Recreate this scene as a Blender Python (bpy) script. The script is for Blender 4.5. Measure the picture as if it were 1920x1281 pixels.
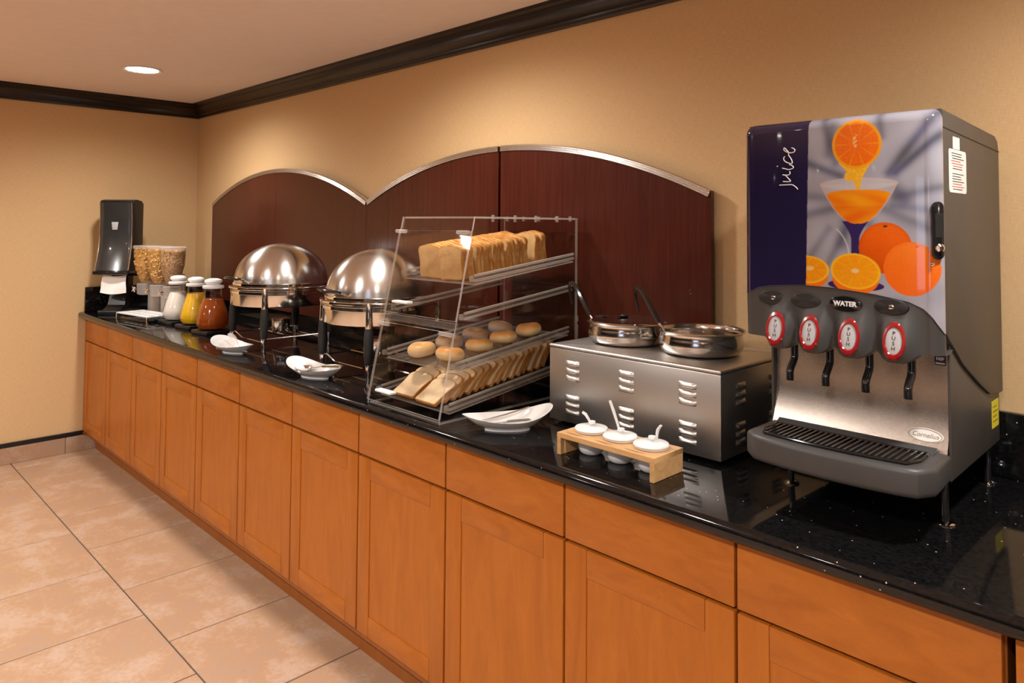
import bpy, bmesh, math, random
import numpy as np
from mathutils import Vector, Matrix
random.seed(7)
S = bpy.context.scene
for o in list(bpy.data.objects): bpy.data.objects.remove(o)
COL = S.collection
PI = math.pi

# ------------------------------------------------------------------ camera
cam = bpy.data.cameras.new('camera'); co = bpy.data.objects.new('camera', cam); COL.objects.link(co)
F = Vector((-0.71147637, 0.7016586, 0.03842634)); R = Vector((0.70235941, 0.71178456, 0.00734812)); U = Vector((0.02219541, -0.03221711, 0.99923442))
m = Matrix((R, U, -F)).transposed().to_4x4(); m.translation = Vector((5.43198894, -2.10512094, 1.50454753))
co.matrix_world = m
cam.sensor_width = 36; cam.sensor_fit = 'HORIZONTAL'; cam.lens = 1365.77653917 / 1920 * 36
cam.shift_x = 0; cam.shift_y = -(640.5 - 368.0508225) / 1920
cam.clip_start = 0.05
S.camera = co

# ------------------------------------------------------------------ world, lights, exposure
w = bpy.data.worlds.new('world'); S.world = w; w.use_nodes = True
w.node_tree.nodes['Background'].inputs[0].default_value = (0.62, 0.72, 1.0, 1)
w.node_tree.nodes['Background'].inputs[1].default_value = 2.5
vs = S.view_settings; vs.view_transform = 'Standard'; vs.look = 'None'; vs.gamma = 1; vs.exposure = 0.13; vs.use_curve_mapping = False
LAMP_POWER = 46; LAMP_COL = (1.0, 0.965, 0.92)
CEIL = 2.36
LAMPS = [(x, y) for y in (-0.734, -2.75, -4.75) for x in (1.074, 3.27, 5.47, 7.67)] + [(3.83, -10.41), (-3.4, -9.24), (0.3, -9.9), (-4.14, -19.6), (0.4, -21.0), (4.9, -22.4)]
for i, (x, y) in enumerate(LAMPS):
    L = bpy.data.lights.new('downlight_lamp', 'SPOT'); lo = bpy.data.objects.new('downlight_lamp', L); COL.objects.link(lo)
    lo.location = (x, y, CEIL - 0.02); L.energy = LAMP_POWER * (1.95 if i < 4 else 4.5 if i < 12 else 1.6); L.color = LAMP_COL; L.shadow_soft_size = 0.06
    L.spot_size = math.radians(164); L.spot_blend = 0.9

# ------------------------------------------------------------------ materials
MATS = {}
def lin(c):
    return tuple(((v / 255) / 12.92 if v / 255 <= 0.04045 else ((v / 255 + 0.055) / 1.055) ** 2.4) for v in c)
class N:
    def __init__(s, name):
        s.m = bpy.data.materials.new(name); s.m.use_nodes = True; s.nt = s.m.node_tree
        s.b = s.nt.nodes['Principled BSDF']; s.out = s.nt.nodes['Material Output']
    def n(s, t, **kw):
        x = s.nt.nodes.new(t)
        for k, v in kw.items(): setattr(x, k, v)
        return x
    def l(s, a, b): s.nt.links.new(a, b)
    def ramp(s, fac, stops):
        r = s.n('ShaderNodeValToRGB'); e = r.color_ramp.elements
        while len(e) < len(stops): e.new(0.5)
        for i, (p, c) in enumerate(stops): e[i].position = p; e[i].color = (*c, 1)
        s.l(fac, r.inputs[0]); return r.outputs[0]
    def coords(s, scale=(1, 1, 1), rnd=False):
        tc = s.n('ShaderNodeTexCoord'); mp = s.n('ShaderNodeMapping'); mp.inputs['Scale'].default_value = scale
        s.l(tc.outputs['Object'], mp.inputs[0])
        if rnd:
            oi = s.n('ShaderNodeObjectInfo'); mu = s.n('ShaderNodeMath', operation='MULTIPLY'); mu.inputs[1].default_value = 50
            s.l(oi.outputs['Random'], mu.inputs[0]); s.l(mu.outputs[0], mp.inputs['Location'])
        return mp.outputs[0]
    def noise(s, v, scale, detail=4, rough=0.5, dist=0):
        x = s.n('ShaderNodeTexNoise'); x.inputs['Scale'].default_value = scale; x.inputs['Detail'].default_value = detail
        x.inputs['Roughness'].default_value = rough; x.inputs['Distortion'].default_value = dist
        s.l(v, x.inputs['Vector']); return x.outputs['Fac']
    def bump(s, h, strength, dist=0.002):
        b = s.n('ShaderNodeBump'); b.inputs['Strength'].default_value = strength; b.inputs['Distance'].default_value = dist
        s.l(h, b.inputs['Height']); s.l(b.outputs[0], s.b.inputs['Normal'])
def plain(name, col, rough=0.5, metal=0, coat=0, bump=0, bscale=200, spec=0.5, trans=0, ior=1.45, sss=0, var=0.06):
    if name in MATS: return MATS[name]
    k = N(name); b = k.b; b.inputs['Roughness'].default_value = rough; b.inputs['Metallic'].default_value = metal
    b.inputs['Coat Weight'].default_value = coat; b.inputs['Specular IOR Level'].default_value = spec
    b.inputs['Transmission Weight'].default_value = trans; b.inputs['IOR'].default_value = ior
    if sss: b.inputs['Subsurface Weight'].default_value = sss; b.inputs['Subsurface Scale'].default_value = 0.01; b.inputs['Subsurface Radius'].default_value = (1, .6, .35)
    v = k.coords(); f = k.noise(v, 18, 3)
    lo = tuple(c * (1 - var) for c in col); hi = tuple(min(1, c * (1 + var)) for c in col)
    k.l(k.ramp(f, [(0.3, lo), (0.7, hi)]), b.inputs['Base Color'])
    if bump: k.bump(k.noise(k.coords(), bscale, 2), bump)
    MATS[name] = k.m; return k.m
def wood(name, dark, mid, light, scale, rough=0.35, coat=0.2, rnd=True, fine=60):
    k = N(name); b = k.b; b.inputs['Specular IOR Level'].default_value = 0.35; v = k.coords(scale, rnd)
    f = k.noise(v, 3.0, 6, 0.6, 1.2); g = k.noise(v, fine, 2, 0.5)
    mx = k.n('ShaderNodeMath', operation='MULTIPLY_ADD'); mx.inputs[1].default_value = 0.22; k.l(g, mx.inputs[0]); k.l(f, mx.inputs[2])
    k.l(k.ramp(mx.outputs[0], [(0.38, dark), (0.6, mid), (0.82, light)]), b.inputs['Base Color'])
    b.inputs['Roughness'].default_value = rough; b.inputs['Coat Weight'].default_value = coat; b.inputs['Coat Roughness'].default_value = 0.2
    return k.m
def steel(name, col, rough, scale, bstr=0.15):
    k = N(name); b = k.b; b.inputs['Metallic'].default_value = 1
    v = k.coords(scale); f = k.noise(v, 60, 3)
    k.l(k.ramp(f, [(0.3, tuple(c * 0.92 for c in col)), (0.7, col)]), b.inputs['Base Color'])
    r = k.n('ShaderNodeMath', operation='MULTIPLY_ADD'); r.inputs[1].default_value = 0.12; r.inputs[2].default_value = rough - 0.06
    k.l(f, r.inputs[0]); k.l(r.outputs[0], b.inputs['Roughness'])
    if bstr: k.bump(f, bstr, 0.0006)
    return k.m
def clear(name, tint, edge=False, frost=0.0):
    k = N(name); nt = k.nt
    tr = k.n('ShaderNodeBsdfTransparent'); tr.inputs[0].default_value = (*tint, 1)
    gl = k.n('ShaderNodeBsdfGlossy'); gl.inputs['Roughness'].default_value = 0.03
    fr = k.n('ShaderNodeFresnel'); ge = k.n('ShaderNodeNewGeometry')   # a thin sheet reflects alike on both of its faces
    ir = k.n('ShaderNodeMapRange'); ir.inputs[3].default_value = 1.42; ir.inputs[4].default_value = 1 / 1.42; k.l(ge.outputs['Backfacing'], ir.inputs[0]); k.l(ir.outputs[0], fr.inputs[0])
    m1 = k.n('ShaderNodeMixShader'); k.l(fr.outputs[0], m1.inputs[0]); k.l(tr.outputs[0], m1.inputs[1]); k.l(gl.outputs[0], m1.inputs[2])
    last = m1
    if frost:
        df = k.n('ShaderNodeBsdfTranslucent'); df.inputs[0].default_value = (0.95, 0.9, 0.86, 1)
        d2 = k.n('ShaderNodeBsdfDiffuse'); d2.inputs[0].default_value = (0.95, 0.9, 0.86, 1)
        ms = k.n('ShaderNodeMixShader'); ms.inputs[0].default_value = 0.5; k.l(df.outputs[0], ms.inputs[1]); k.l(d2.outputs[0], ms.inputs[2])
        m2 = k.n('ShaderNodeMixShader'); m2.inputs[0].default_value = frost; k.l(m1.outputs[0], m2.inputs[1]); k.l(ms.outputs[0], m2.inputs[2]); last = m2
    k.l(last.outputs[0], k.out.inputs[0]); return k.m

def wallpaper():
    k = N('woven_wallpaper'); b = k.b
    f1 = k.noise(k.coords((30, 30, 420)), 1.6, 3); f2 = k.noise(k.coords((420, 420, 26)), 1.6, 3)
    ad = k.n('ShaderNodeMath', operation='ADD'); k.l(f1, ad.inputs[0]); k.l(f2, ad.inputs[1])
    k.l(k.ramp(ad.outputs[0], [(0.35, (0.54, 0.355, 0.175)), (0.5, (0.61, 0.405, 0.208)), (0.65, (0.66, 0.445, 0.236))]), b.inputs['Base Color'])
    r = k.nt.nodes[-1]
    b.inputs['Roughness'].default_value = 0.75; b.inputs['Specular IOR Level'].default_value = 0.25
    h = k.n('ShaderNodeMath', operation='MULTIPLY'); h.inputs[1].default_value = 0.5; k.l(ad.outputs[0], h.inputs[0])
    k.l(h.outputs[0], [n for n in k.nt.nodes if n.type == 'VALTORGB'][0].inputs[0])
    k.bump(h.outputs[0], 0.15, 0.001); return k.m
def granite():
    k = N('black_granite'); b = k.b
    v = k.coords(); vo = k.n('ShaderNodeTexVoronoi'); vo.inputs['Scale'].default_value = 95; k.l(v, vo.inputs['Vector'])
    wn = k.n('ShaderNodeSeparateColor'); k.l(vo.outputs['Color'], wn.inputs[0])
    big = k.n('ShaderNodeMath', operation='GREATER_THAN'); big.inputs[1].default_value = 0.93; k.l(wn.outputs[0], big.inputs[0])
    sm = k.n('ShaderNodeMath', operation='LESS_THAN'); sm.inputs[1].default_value = 0.14; k.l(vo.outputs['Distance'], sm.inputs[0])
    mu = k.n('ShaderNodeMath', operation='MULTIPLY'); k.l(big.outputs[0], mu.inputs[0]); k.l(sm.outputs[0], mu.inputs[1])
    base = k.ramp(k.noise(v, 140, 3), [(0.35, (0.0025, 0.0025, 0.003)), (0.75, (0.009, 0.0085, 0.0085))])
    mx = k.n('ShaderNodeMix', data_type='RGBA'); k.l(mu.outputs[0], mx.inputs['Factor']); k.l(base, mx.inputs[6]); mx.inputs[7].default_value = (0.45, 0.42, 0.38, 1)
    k.l(mx.outputs[2], b.inputs['Base Color'])
    b.inputs['Roughness'].default_value = 0.07; b.inputs['Specular IOR Level'].default_value = 0.42
    return k.m
def tile():
    k = N('travertine_tile'); b = k.b; v = k.coords((1, 1, 1), True)
    f = k.noise(v, 5.5, 8, 0.72, 0.15); g = k.noise(v, 60, 4, 0.65)
    ad = k.n('ShaderNodeMath', operation='MULTIPLY_ADD'); ad.inputs[1].default_value = 0.35; k.l(g, ad.inputs[0]); k.l(f, ad.inputs[2])
    k.l(k.ramp(ad.outputs[0], [(0.40, (0.28, 0.185, 0.135)), (0.54, (0.35, 0.225, 0.155)), (0.64, (0.365, 0.215, 0.12)), (0.80, (0.42, 0.29, 0.21))]), b.inputs['Base Color'])
    b.inputs['Roughness'].default_value = 0.42; k.bump(g, 0.08, 0.001); return k.m
def bread(name, stops, scale=40, bstr=0.5, rough=0.8):
    k = N(name); v = k.coords((1, 1, 1), True); f = k.noise(v, scale, 5, 0.6); g = k.noise(v, 320, 3)
    k.l(k.ramp(f, stops), k.b.inputs['Base Color']); k.b.inputs['Roughness'].default_value = rough
    k.b.inputs['Specular IOR Level'].default_value = 0.2
    k.bump(g, bstr, 0.002); return k.m
def bagel_mat(name, top, side):
    k = N(name); tc = k.n('ShaderNodeTexCoord'); sp = k.n('ShaderNodeSeparateXYZ'); k.l(tc.outputs['Object'], sp.inputs[0])
    f = k.noise(k.coords((1, 1, 1), True), 30, 4); ma = k.n('ShaderNodeMath', operation='MULTIPLY_ADD'); ma.inputs[1].default_value = 0.012; k.l(f, ma.inputs[0]); k.l(sp.outputs[2], ma.inputs[2])
    mr = k.n('ShaderNodeMapRange'); mr.inputs[1].default_value = 0.012; mr.inputs[2].default_value = 0.046; k.l(ma.outputs[0], mr.inputs[0])
    k.l(k.ramp(mr.outputs[0], [(0.0, side), (0.45, side), (0.75, top), (1, tuple(c * 0.9 for c in top))]), k.b.inputs['Base Color'])
    k.b.inputs['Roughness'].default_value = 0.45; k.bump(f, 0.2, 0.003); return k.m
def attr_mat(name, rough=0.08, coat=0.5):
    k = N(name); a = k.n('ShaderNodeAttribute'); a.attribute_name = 'print'; k.l(a.outputs['Color'], k.b.inputs['Base Color'])
    k.b.inputs['Roughness'].default_value = rough; k.b.inputs['Coat Weight'].default_value = coat; k.b.inputs['Coat Roughness'].default_value = 0.02
    return k.m
def emit(name, col, st):
    k = N(name); k.b.inputs['Emission Color'].default_value = (*col, 1); k.b.inputs['Emission Strength'].default_value = st; k.b.inputs['Base Color'].default_value = (0.8, 0.8, 0.8, 1); return k.m

M_wall = wallpaper()
M_wall2 = plain('taupe_wall_paint', (0.085, 0.07, 0.06), 0.8, var=0.02)
M_carp = plain('brown_carpet', (0.10, 0.065, 0.045), 0.95, bump=.3, bscale=400)
M_ceil = plain('ceiling_paint', (0.80, 0.68, 0.60), 0.9, var=0.02, bump=0.05, bscale=300)
M_crown = wood('espresso_wood', (0.006, 0.004, 0.003), (0.012, 0.007, 0.005), (0.022, 0.013, 0.009), (3, 3, 40), 0.3, 0.2, False)
M_tile = tile(); M_grout = plain('grout', (0.075, 0.055, 0.042), 0.9)
M_cap = plain('black_trim_metal', (0.012, 0.013, 0.015), 0.3)
M_maple_v = wood('maple_vertical', (0.33, 0.092, 0.0080), (0.38, 0.110, 0.0100), (0.42, 0.128, 0.013), (7, 7, 1.1), 0.40, 0.10)
M_maple_h = wood('maple_horizontal', (0.32, 0.088, 0.0075), (0.38, 0.110, 0.0100), (0.43, 0.132, 0.014), (2.0, 7, 7), 0.40, 0.10)
M_maple_d = wood('maple_frame', (0.20, 0.054, 0.006), (0.24, 0.066, 0.007), (0.27, 0.076, 0.009), (6, 6, 2), 0.4, 0.1)
M_gran = granite()
M_mahog = wood('mahogany_laminate', (0.040, 0.0068, 0.0036), (0.058, 0.0102, 0.0050), (0.074, 0.0145, 0.0068), (22, 22, 0.7), 0.27, 0.2, True, 40)
M_alu = steel('brushed_aluminium', (0.86, 0.84, 0.82), 0.24, (3, 3, 60), 0.1)
M_dome = plain('brushed_dome_steel', (0.70, 0.68, 0.65), 0.24, 1, var=0.03)
M_dome.node_tree.nodes['Principled BSDF'].inputs['Anisotropic'].default_value = 0.7; M_dome.node_tree.nodes['Principled BSDF'].inputs['Anisotropic Rotation'].default_value = 0.25
M_chrome = plain('polished_chrome', (0.82, 0.80, 0.77), 0.06, 1, var=0.02)
M_ss = steel('polished_stainless', (0.72, 0.69, 0.65), 0.13, (60, 60, 3), 0.03)
M_ssb = steel('brushed_stainless', (0.66, 0.64, 0.61), 0.36, (4, 4, 120), 0.12)
M_sst = steel('worn_stainless_top', (0.66, 0.64, 0.61), 0.40, (80, 6, 6), 0.15)
M_sspl = steel('splash_stainless', (0.52, 0.475, 0.43), 0.27, (3, 3, 160), 0.12)
M_blk = plain('black_plastic', (0.010, 0.010, 0.011), 0.35)
M_blkg = plain('glossy_black_plastic', (0.009, 0.009, 0.010), 0.12, coat=0.3)
M_blkm = plain('matte_black_rubber', (0.013, 0.012, 0.012), 0.55)
M_smoke = plain('smoked_cover', (0.030, 0.029, 0.028), 0.20, coat=0.6)
M_white = plain('white_porcelain', (0.80, 0.79, 0.78), 0.12, coat=0.4, var=0.02)
M_whitep = plain('white_plastic', (0.80, 0.79, 0.77), 0.3, var=0.02)
M_paper = plain('white_napkin', (0.82, 0.78, 0.74), 0.85, var=0.03)
M_bamb = wood('bamboo', (0.50, 0.27, 0.10), (0.60, 0.34, 0.14), (0.66, 0.40, 0.18), (2, 12, 12), 0.4, 0.15)
M_grey = plain('dark_grey_plastic', (0.052, 0.050, 0.049), 0.42, bump=0.06, bscale=900)
M_greyp = plain('painted_grey_steel', (0.056, 0.050, 0.045), 0.42, bump=0.06, bscale=900)
M_lgrey = plain('button_light_grey', (0.42, 0.42, 0.44), 0.35)
M_red = plain('button_red', (0.27, 0.008, 0.010), 0.18, coat=0.5)
M_ink = plain('black_ink', (0.02, 0.02, 0.02), 0.5)
M_wink = plain('white_ink', (0.75, 0.75, 0.78), 0.5)
M_rink = plain('red_ink', (0.55, 0.08, 0.07), 0.5)
M_gink = plain('gold_ink', (0.30, 0.18, 0.05), 0.5)
M_label = plain('white_label', (0.78, 0.77, 0.74), 0.5)
M_yellow = plain('yellow_label', (0.72, 0.62, 0.03), 0.5)
M_navy = plain('navy_label', (0.02, 0.025, 0.07), 0.4)
M_print = attr_mat('glossy_printed_panel', 0.05, 0.4)
M_acr = clear('clear_acrylic', (0.965, 0.955, 0.94))
M_acre = clear('acrylic_edge', (0.95, 0.93, 0.9), frost=0.34)  # glow of light piped to the sheet edges, put in as a whitish colour
M_acrh = clear('acrylic_fitting', (0.95, 0.93, 0.9), frost=0.20)
M_acrr = clear('acrylic_rail', (0.93, 0.90, 0.88), frost=0.07)
M_acrt = clear('acrylic_tray', (0.95, 0.93, 0.90), frost=0.05)
M_glass = clear('clear_glass', (0.96, 0.95, 0.93))
M_hazy = clear('hazy_plastic', (0.93, 0.91, 0.89), frost=0.34)
M_milk = plain('milk', (0.88, 0.86, 0.83), 0.25, sss=0.2)
M_oj = plain('orange_juice', (0.90, 0.55, 0.013), 0.25, sss=0.1)
M_tea = plain('tea', (0.52, 0.11, 0.012), 0.12, trans=0.35, ior=1.33)
M_crumb = bread('bread_crumb', [(0.3, (0.72, 0.54, 0.34)), (0.55, (0.80, 0.64, 0.43)), (0.75, (0.83, 0.69, 0.49))])
M_crumbd = bread('wheat_crumb', [(0.3, (0.60, 0.37, 0.16)), (0.55, (0.68, 0.45, 0.21)), (0.75, (0.73, 0.52, 0.27))])
M_crust = bread('bread_crust', [(0.36, (0.48, 0.18, 0.035)), (0.5, (0.60, 0.28, 0.07)), (0.66, (0.74, 0.46, 0.19))], 26, 0.25, 0.6)
M_crustb = bread('brown_crust', [(0.3, (0.40, 0.15, 0.03)), (0.5, (0.50, 0.21, 0.05)), (0.72, (0.60, 0.30, 0.09))], 22, 0.25, 0.6)
M_bgold = bagel_mat('golden_bagel', (0.66, 0.30, 0.07), (0.78, 0.55, 0.28))
M_bpale = bagel_mat('pale_bagel', (0.72, 0.44, 0.17), (0.74, 0.56, 0.36))
M_bblue = bagel_mat('blueberry_bagel', (0.50, 0.31, 0.17), (0.50, 0.42, 0.38))
M_flake1 = bread('corn_cluster', [(0.35, (0.55, 0.27, 0.07)), (0.6, (0.70, 0.42, 0.14)), (0.8, (0.78, 0.55, 0.25))], 60, 0.4)
M_flake2 = bread('corn_flake', [(0.35, (0.62, 0.34, 0.10)), (0.6, (0.75, 0.48, 0.19)), (0.8, (0.80, 0.60, 0.30))], 60, 0.4)
M_flake3 = bread('oat_ring', [(0.38, (0.46, 0.26, 0.11)), (0.52, (0.68, 0.46, 0.26)), (0.7, (0.80, 0.61, 0.40))], 110, 0.4)
M_lens = emit('downlight_lens', (1.0, 0.93, 0.82), 24)
M_brass = plain('dark_brass', (0.20, 0.14, 0.07), 0.25, 1)
M_dark = plain('dark_void', (0.008, 0.007, 0.007), 0.6)

# ------------------------------------------------------------------ geometry helpers
class G:
    """collects shapes in one bmesh"""
    def __init__(s): s.bm = bmesh.new()
    def _x(s, vs, loc, rot):
        if rot is not None: bmesh.ops.rotate(s.bm, verts=vs, cent=(0, 0, 0), matrix=rot)
        bmesh.ops.translate(s.bm, verts=vs, vec=loc)
    def box(s, x0, x1, y0, y1, z0, z1, bev=0, seg=2, mi=0):
        r = bmesh.ops.create_cube(s.bm, size=1); vs = r['verts']
        bmesh.ops.scale(s.bm, verts=vs, vec=(x1 - x0, y1 - y0, z1 - z0)); bmesh.ops.translate(s.bm, verts=vs, vec=((x0 + x1) / 2, (y0 + y1) / 2, (z0 + z1) / 2))
        fs = list({f for v in vs for f in v.link_faces})
        for f in fs: f.material_index = mi
        if bev:
            es = list({e for v in vs for e in v.link_edges})
            bmesh.ops.bevel(s.bm, geom=es, offset=bev, segments=seg, profile=0.5, affect='EDGES')
        return s
    def prism(s, pts, axis, a, b, bev=0, mi=0, seg=2):
        def P(p, t):
            return (t, p[0], p[1]) if axis == 'x' else (p[0], t, p[1]) if axis == 'y' else (p[0], p[1], t)
        A = [s.bm.verts.new(P(p, a)) for p in pts]; B = [s.bm.verts.new(P(p, b)) for p in pts]; n = len(pts); fs = []
        fs.append(s.bm.faces.new(A)); fs.append(s.bm.faces.new(B[::-1]))
        for i in range(n): fs.append(s.bm.faces.new((A[(i + 1) % n], A[i], B[i], B[(i + 1) % n])))
        bmesh.ops.recalc_face_normals(s.bm, faces=fs)
        for f in fs: f.material_index = mi
        if bev:
            es = list({e for f in fs[:2] for e in f.edges})
            bmesh.ops.bevel(s.bm, geom=es, offset=bev, segments=seg, profile=0.5, affect='EDGES')
        return s
    def lathe(s, prof, c=(0, 0, 0), seg=32, sx=1, sy=1, rot=None, mi=0, a0=0, a1=2 * PI):
        full = abs(a1 - a0 - 2 * PI) < 1e-6; k = seg if full else seg + 1; rings = []; allv = []
        for r, z in prof:
            if r < 1e-6: v = s.bm.verts.new((0, 0, z)); rings.append([v]); allv.append(v)
            else:
                q = [s.bm.verts.new((r * sx * math.cos(a0 + (a1 - a0) * i / seg), r * sy * math.sin(a0 + (a1 - a0) * i / seg), z)) for i in range(k)]
                rings.append(q); allv += q
        fs = []
        for A, B in zip(rings, rings[1:]):
            for i in range(seg):
                j = (i + 1) % k
                if len(A) == 1 and len(B) == 1: continue
                if len(A) == 1: fs.append(s.bm.faces.new((A[0], B[j], B[i])))
                elif len(B) == 1: fs.append(s.bm.faces.new((A[i], A[j], B[0])))
                else: fs.append(s.bm.faces.new((A[i], A[j], B[j], B[i])))
        for f in fs: f.material_index = mi
        s._x(allv, c, rot); return s
    def tube(s, pts, r, seg=8, mi=0, flat=1.0):
        pts = [Vector(p) for p in pts]; rs = r if isinstance(r, (list, tuple)) else [r] * len(pts); rings = []; up = None
        for i, p in enumerate(pts):
            t = ((pts[i + 1] - p).normalized() if i < len(pts) - 1 else Vector()) + ((p - pts[i - 1]).normalized() if i else Vector()); t.normalize()
            if up is None: up = Vector((0, 0, 1)) if abs(t.z) < 0.9 else Vector((1, 0, 0))
            a = t.cross(up).normalized(); b = a.cross(t).normalized(); up = b
            rings.append([s.bm.verts.new(p + (a * math.cos(2 * PI * j / seg) + b * flat * math.sin(2 * PI * j / seg)) * rs[i]) for j in range(seg)])
        fs = []
        for A, B in zip(rings, rings[1:]):
            for j in range(seg): fs.append(s.bm.faces.new((A[j], A[(j + 1) % seg], B[(j + 1) % seg], B[j])))
        fs.append(s.bm.faces.new(rings[0][::-1])); fs.append(s.bm.faces.new(rings[-1]))
        for f in fs: f.material_index = mi
        return s
    def grid(s, rows, mi=0, closed=False):
        V = [[s.bm.verts.new(p) for p in r] for r in rows]; n = len(rows[0])
        for A, B in zip(V, V[1:]):
            for j in range(n if closed else n - 1):
                f = s.bm.faces.new((A[j], A[(j + 1) % n], B[(j + 1) % n], B[j])); f.material_index = mi
        return V
    def xf(s, mat): bmesh.ops.transform(s.bm, matrix=mat, verts=s.bm.verts[:]); return s
    def mesh(s, name, mats, smooth=True, ang=35):
        bmesh.ops.recalc_face_normals(s.bm, faces=s.bm.faces[:])
        me = bpy.data.meshes.new(name); s.bm.to_mesh(me); s.bm.free()
        for mm in (mats if isinstance(mats, (list, tuple)) else [mats]): me.materials.append(mm)
        if smooth:
            me.polygons.foreach_set('use_smooth', [True] * len(me.polygons)); me.set_sharp_from_angle(angle=math.radians(ang))
        return me
def link(name, me, parent=None, loc=(0, 0, 0), rot=(0, 0, 0)):
    o = bpy.data.objects.new(name, me); COL.objects.link(o); o.location = loc; o.rotation_euler = rot
    if parent is not None: o.parent = parent
    return o
def part(name, g, mats, parent=None, loc=(0, 0, 0), rot=(0, 0, 0), smooth=True, ang=35, kind=None, label=None):
    o = link(name, g.mesh(name, mats, smooth, ang), parent, loc, rot)
    if kind: o['kind'] = kind
    if label: o['label'] = label
    return o
def tag(o, label, cat, group=None):
    o['label'] = label; o['category'] = cat
    if group: o['group'] = group
    return o
def thing(name, label, cat, loc=(0, 0, 0), rz=0, group=None, rot=None):
    o = bpy.data.objects.new(name, None); COL.objects.link(o); o.location = loc; o.rotation_euler = rot or (0, 0, rz)
    o.empty_display_size = 0.05
    return tag(o, label, cat, group)
def dup(o, loc, rot=None, label=None, parent=None):
    c = o.copy(); COL.objects.link(c)
    if parent is None:
        c.location = loc
        if rot is not None: c.rotation_euler = rot
        if label: c['label'] = label
    else: c.parent = parent
    for ch in o.children: dup(ch, None, None, None, c)
    return c
def struct(name, g, mats, parent=None, **k):
    o = part(name, g, mats, parent, **k)
    if parent is None: o['kind'] = 'structure'
    return o
def text_mesh(body, size, depth=0.0006, align='CENTER', bold=0.0, shear=0.0):
    cu = bpy.data.curves.new('lettering', 'FONT'); cu.body = body; cu.size = size; cu.extrude = depth; cu.align_x = align; cu.align_y = 'CENTER'
    cu.offset = bold; cu.shear = shear; cu.resolution_u = 3; cu.space_line = 0.95
    t = bpy.data.objects.new('lettering', cu); COL.objects.link(t); dg = bpy.context.evaluated_depsgraph_get(); dg.update()
    me = bpy.data.meshes.new_from_object(t.evaluated_get(dg)); bpy.data.objects.remove(t); bpy.data.curves.remove(cu); return me
def letters(name, body, size, mat, parent, loc, rot, **k):
    me = text_mesh(body, size, **k); me.materials.clear(); me.materials.append(mat); return link(name, me, parent, loc, rot)
def holed_plate(outer, holes, z0, z1):
    cu = bpy.data.curves.new('plate', 'CURVE'); cu.dimensions = '2D'; cu.fill_mode = 'BOTH'; cu.extrude = (z1 - z0) / 2
    for pts in [outer] + holes:
        sp = cu.splines.new('POLY'); sp.points.add(len(pts) - 1); sp.use_cyclic_u = True
        for q, p in zip(sp.points, pts): q.co = (p[0], p[1], 0, 1)
    t = bpy.data.objects.new('plate', cu); COL.objects.link(t); dg = bpy.context.evaluated_depsgraph_get(); dg.update()
    me = bpy.data.meshes.new_from_object(t.evaluated_get(dg)); bpy.data.objects.remove(t); bpy.data.curves.remove(cu)
    me.transform(Matrix.Translation((0, 0, (z0 + z1) / 2))); return me
def circ(cx, cy, r, n=32, ry=None, a0=0): return [(cx + r * math.cos(a0 + 2 * PI * i / n), cy + (ry or r) * math.sin(a0 + 2 * PI * i / n)) for i in range(n)]
def rrect(x0, x1, y0, y1, r, n=5):
    out = []
    for cx, cy, a in ((x1 - r, y1 - r, 0), (x0 + r, y1 - r, PI / 2), (x0 + r, y0 + r, PI), (x1 - r, y0 + r, 1.5 * PI)):
        out += [(cx + r * math.cos(a + PI / 2 * i / n), cy + r * math.sin(a + PI / 2 * i / n)) for i in range(n + 1)]
    return out

# ================================================================== room shell
RX, RY = 9.0, -6.2
LY, XW, YFAR, XI = -2.6, -6.0, -23.5, 5.3      # the room opens past the end wall into a long dining hall
struct('wall_back', G().box(-0.1, RX + 0.1, 0, 0.1, 0, CEIL), M_wall, smooth=False)
struct('wall_left', G().box(-0.12, 0, LY, 0, 0, CEIL), M_wall, smooth=False)
struct('wall_right', G().box(RX, RX + 0.1, RY - 0.1, 0, 0, CEIL), M_wall2, smooth=False)
struct('wall_hall', G().box(XW - .1, -.12, LY, LY + .12, 0, CEIL), M_wall2, smooth=False)
struct('wall_west', G().box(XW - .1, XW, YFAR - .1, LY, 0, CEIL), M_wall2, smooth=False)
struct('wall_far', G().box(XW, XI, YFAR - .1, YFAR, 0, CEIL), M_wall2, smooth=False)
struct('wall_east', G().box(XI, XI + .1, YFAR, RY - .1, 0, CEIL), M_wall2, smooth=False)
WX0, WX1, WZ0, WZ1 = 5.6, 7.0, 0.9, 2.0
me = holed_plate([(XI, 0), (RX, 0), (RX, CEIL), (XI, CEIL)], [[(WX0, WZ0), (WX1, WZ0), (WX1, WZ1), (WX0, WZ1)]], 0, .1); me.transform(Matrix.Rotation(PI / 2, 4, 'X')); me.transform(Matrix.Translation((0, RY, 0)))
me.materials.clear(); me.materials.append(M_wall2); link('wall_front', me)['kind'] = 'structure'
win = struct('window_1', G().box(WX0, WX1, RY - 0.07, RY - 0.03, WZ0, WZ0 + 0.05).box(WX0, WX1, RY - 0.07, RY - 0.03, WZ1 - 0.05, WZ1)
             .box(WX0, WX0 + 0.05, RY - 0.07, RY - 0.03, WZ0 + .05, WZ1 - .05).box(WX1 - 0.05, WX1, RY - 0.07, RY - 0.03, WZ0 + .05, WZ1 - .05).box((WX0 + WX1) / 2 - .025, (WX0 + WX1) / 2 + .025, RY - 0.07, RY - 0.03, WZ0 + .05, WZ1 - .05), M_crown, smooth=False)
struct('pane', G().box(WX0 + 0.05, (WX0 + WX1) / 2 - .025, RY - 0.053, RY - 0.047, WZ0 + .05, WZ1 - .05), M_glass, win, smooth=False)
struct('pane', G().box((WX0 + WX1) / 2 + .025, WX1 - 0.05, RY - 0.053, RY - 0.047, WZ0 + .05, WZ1 - .05), M_glass, win, smooth=False)
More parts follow.
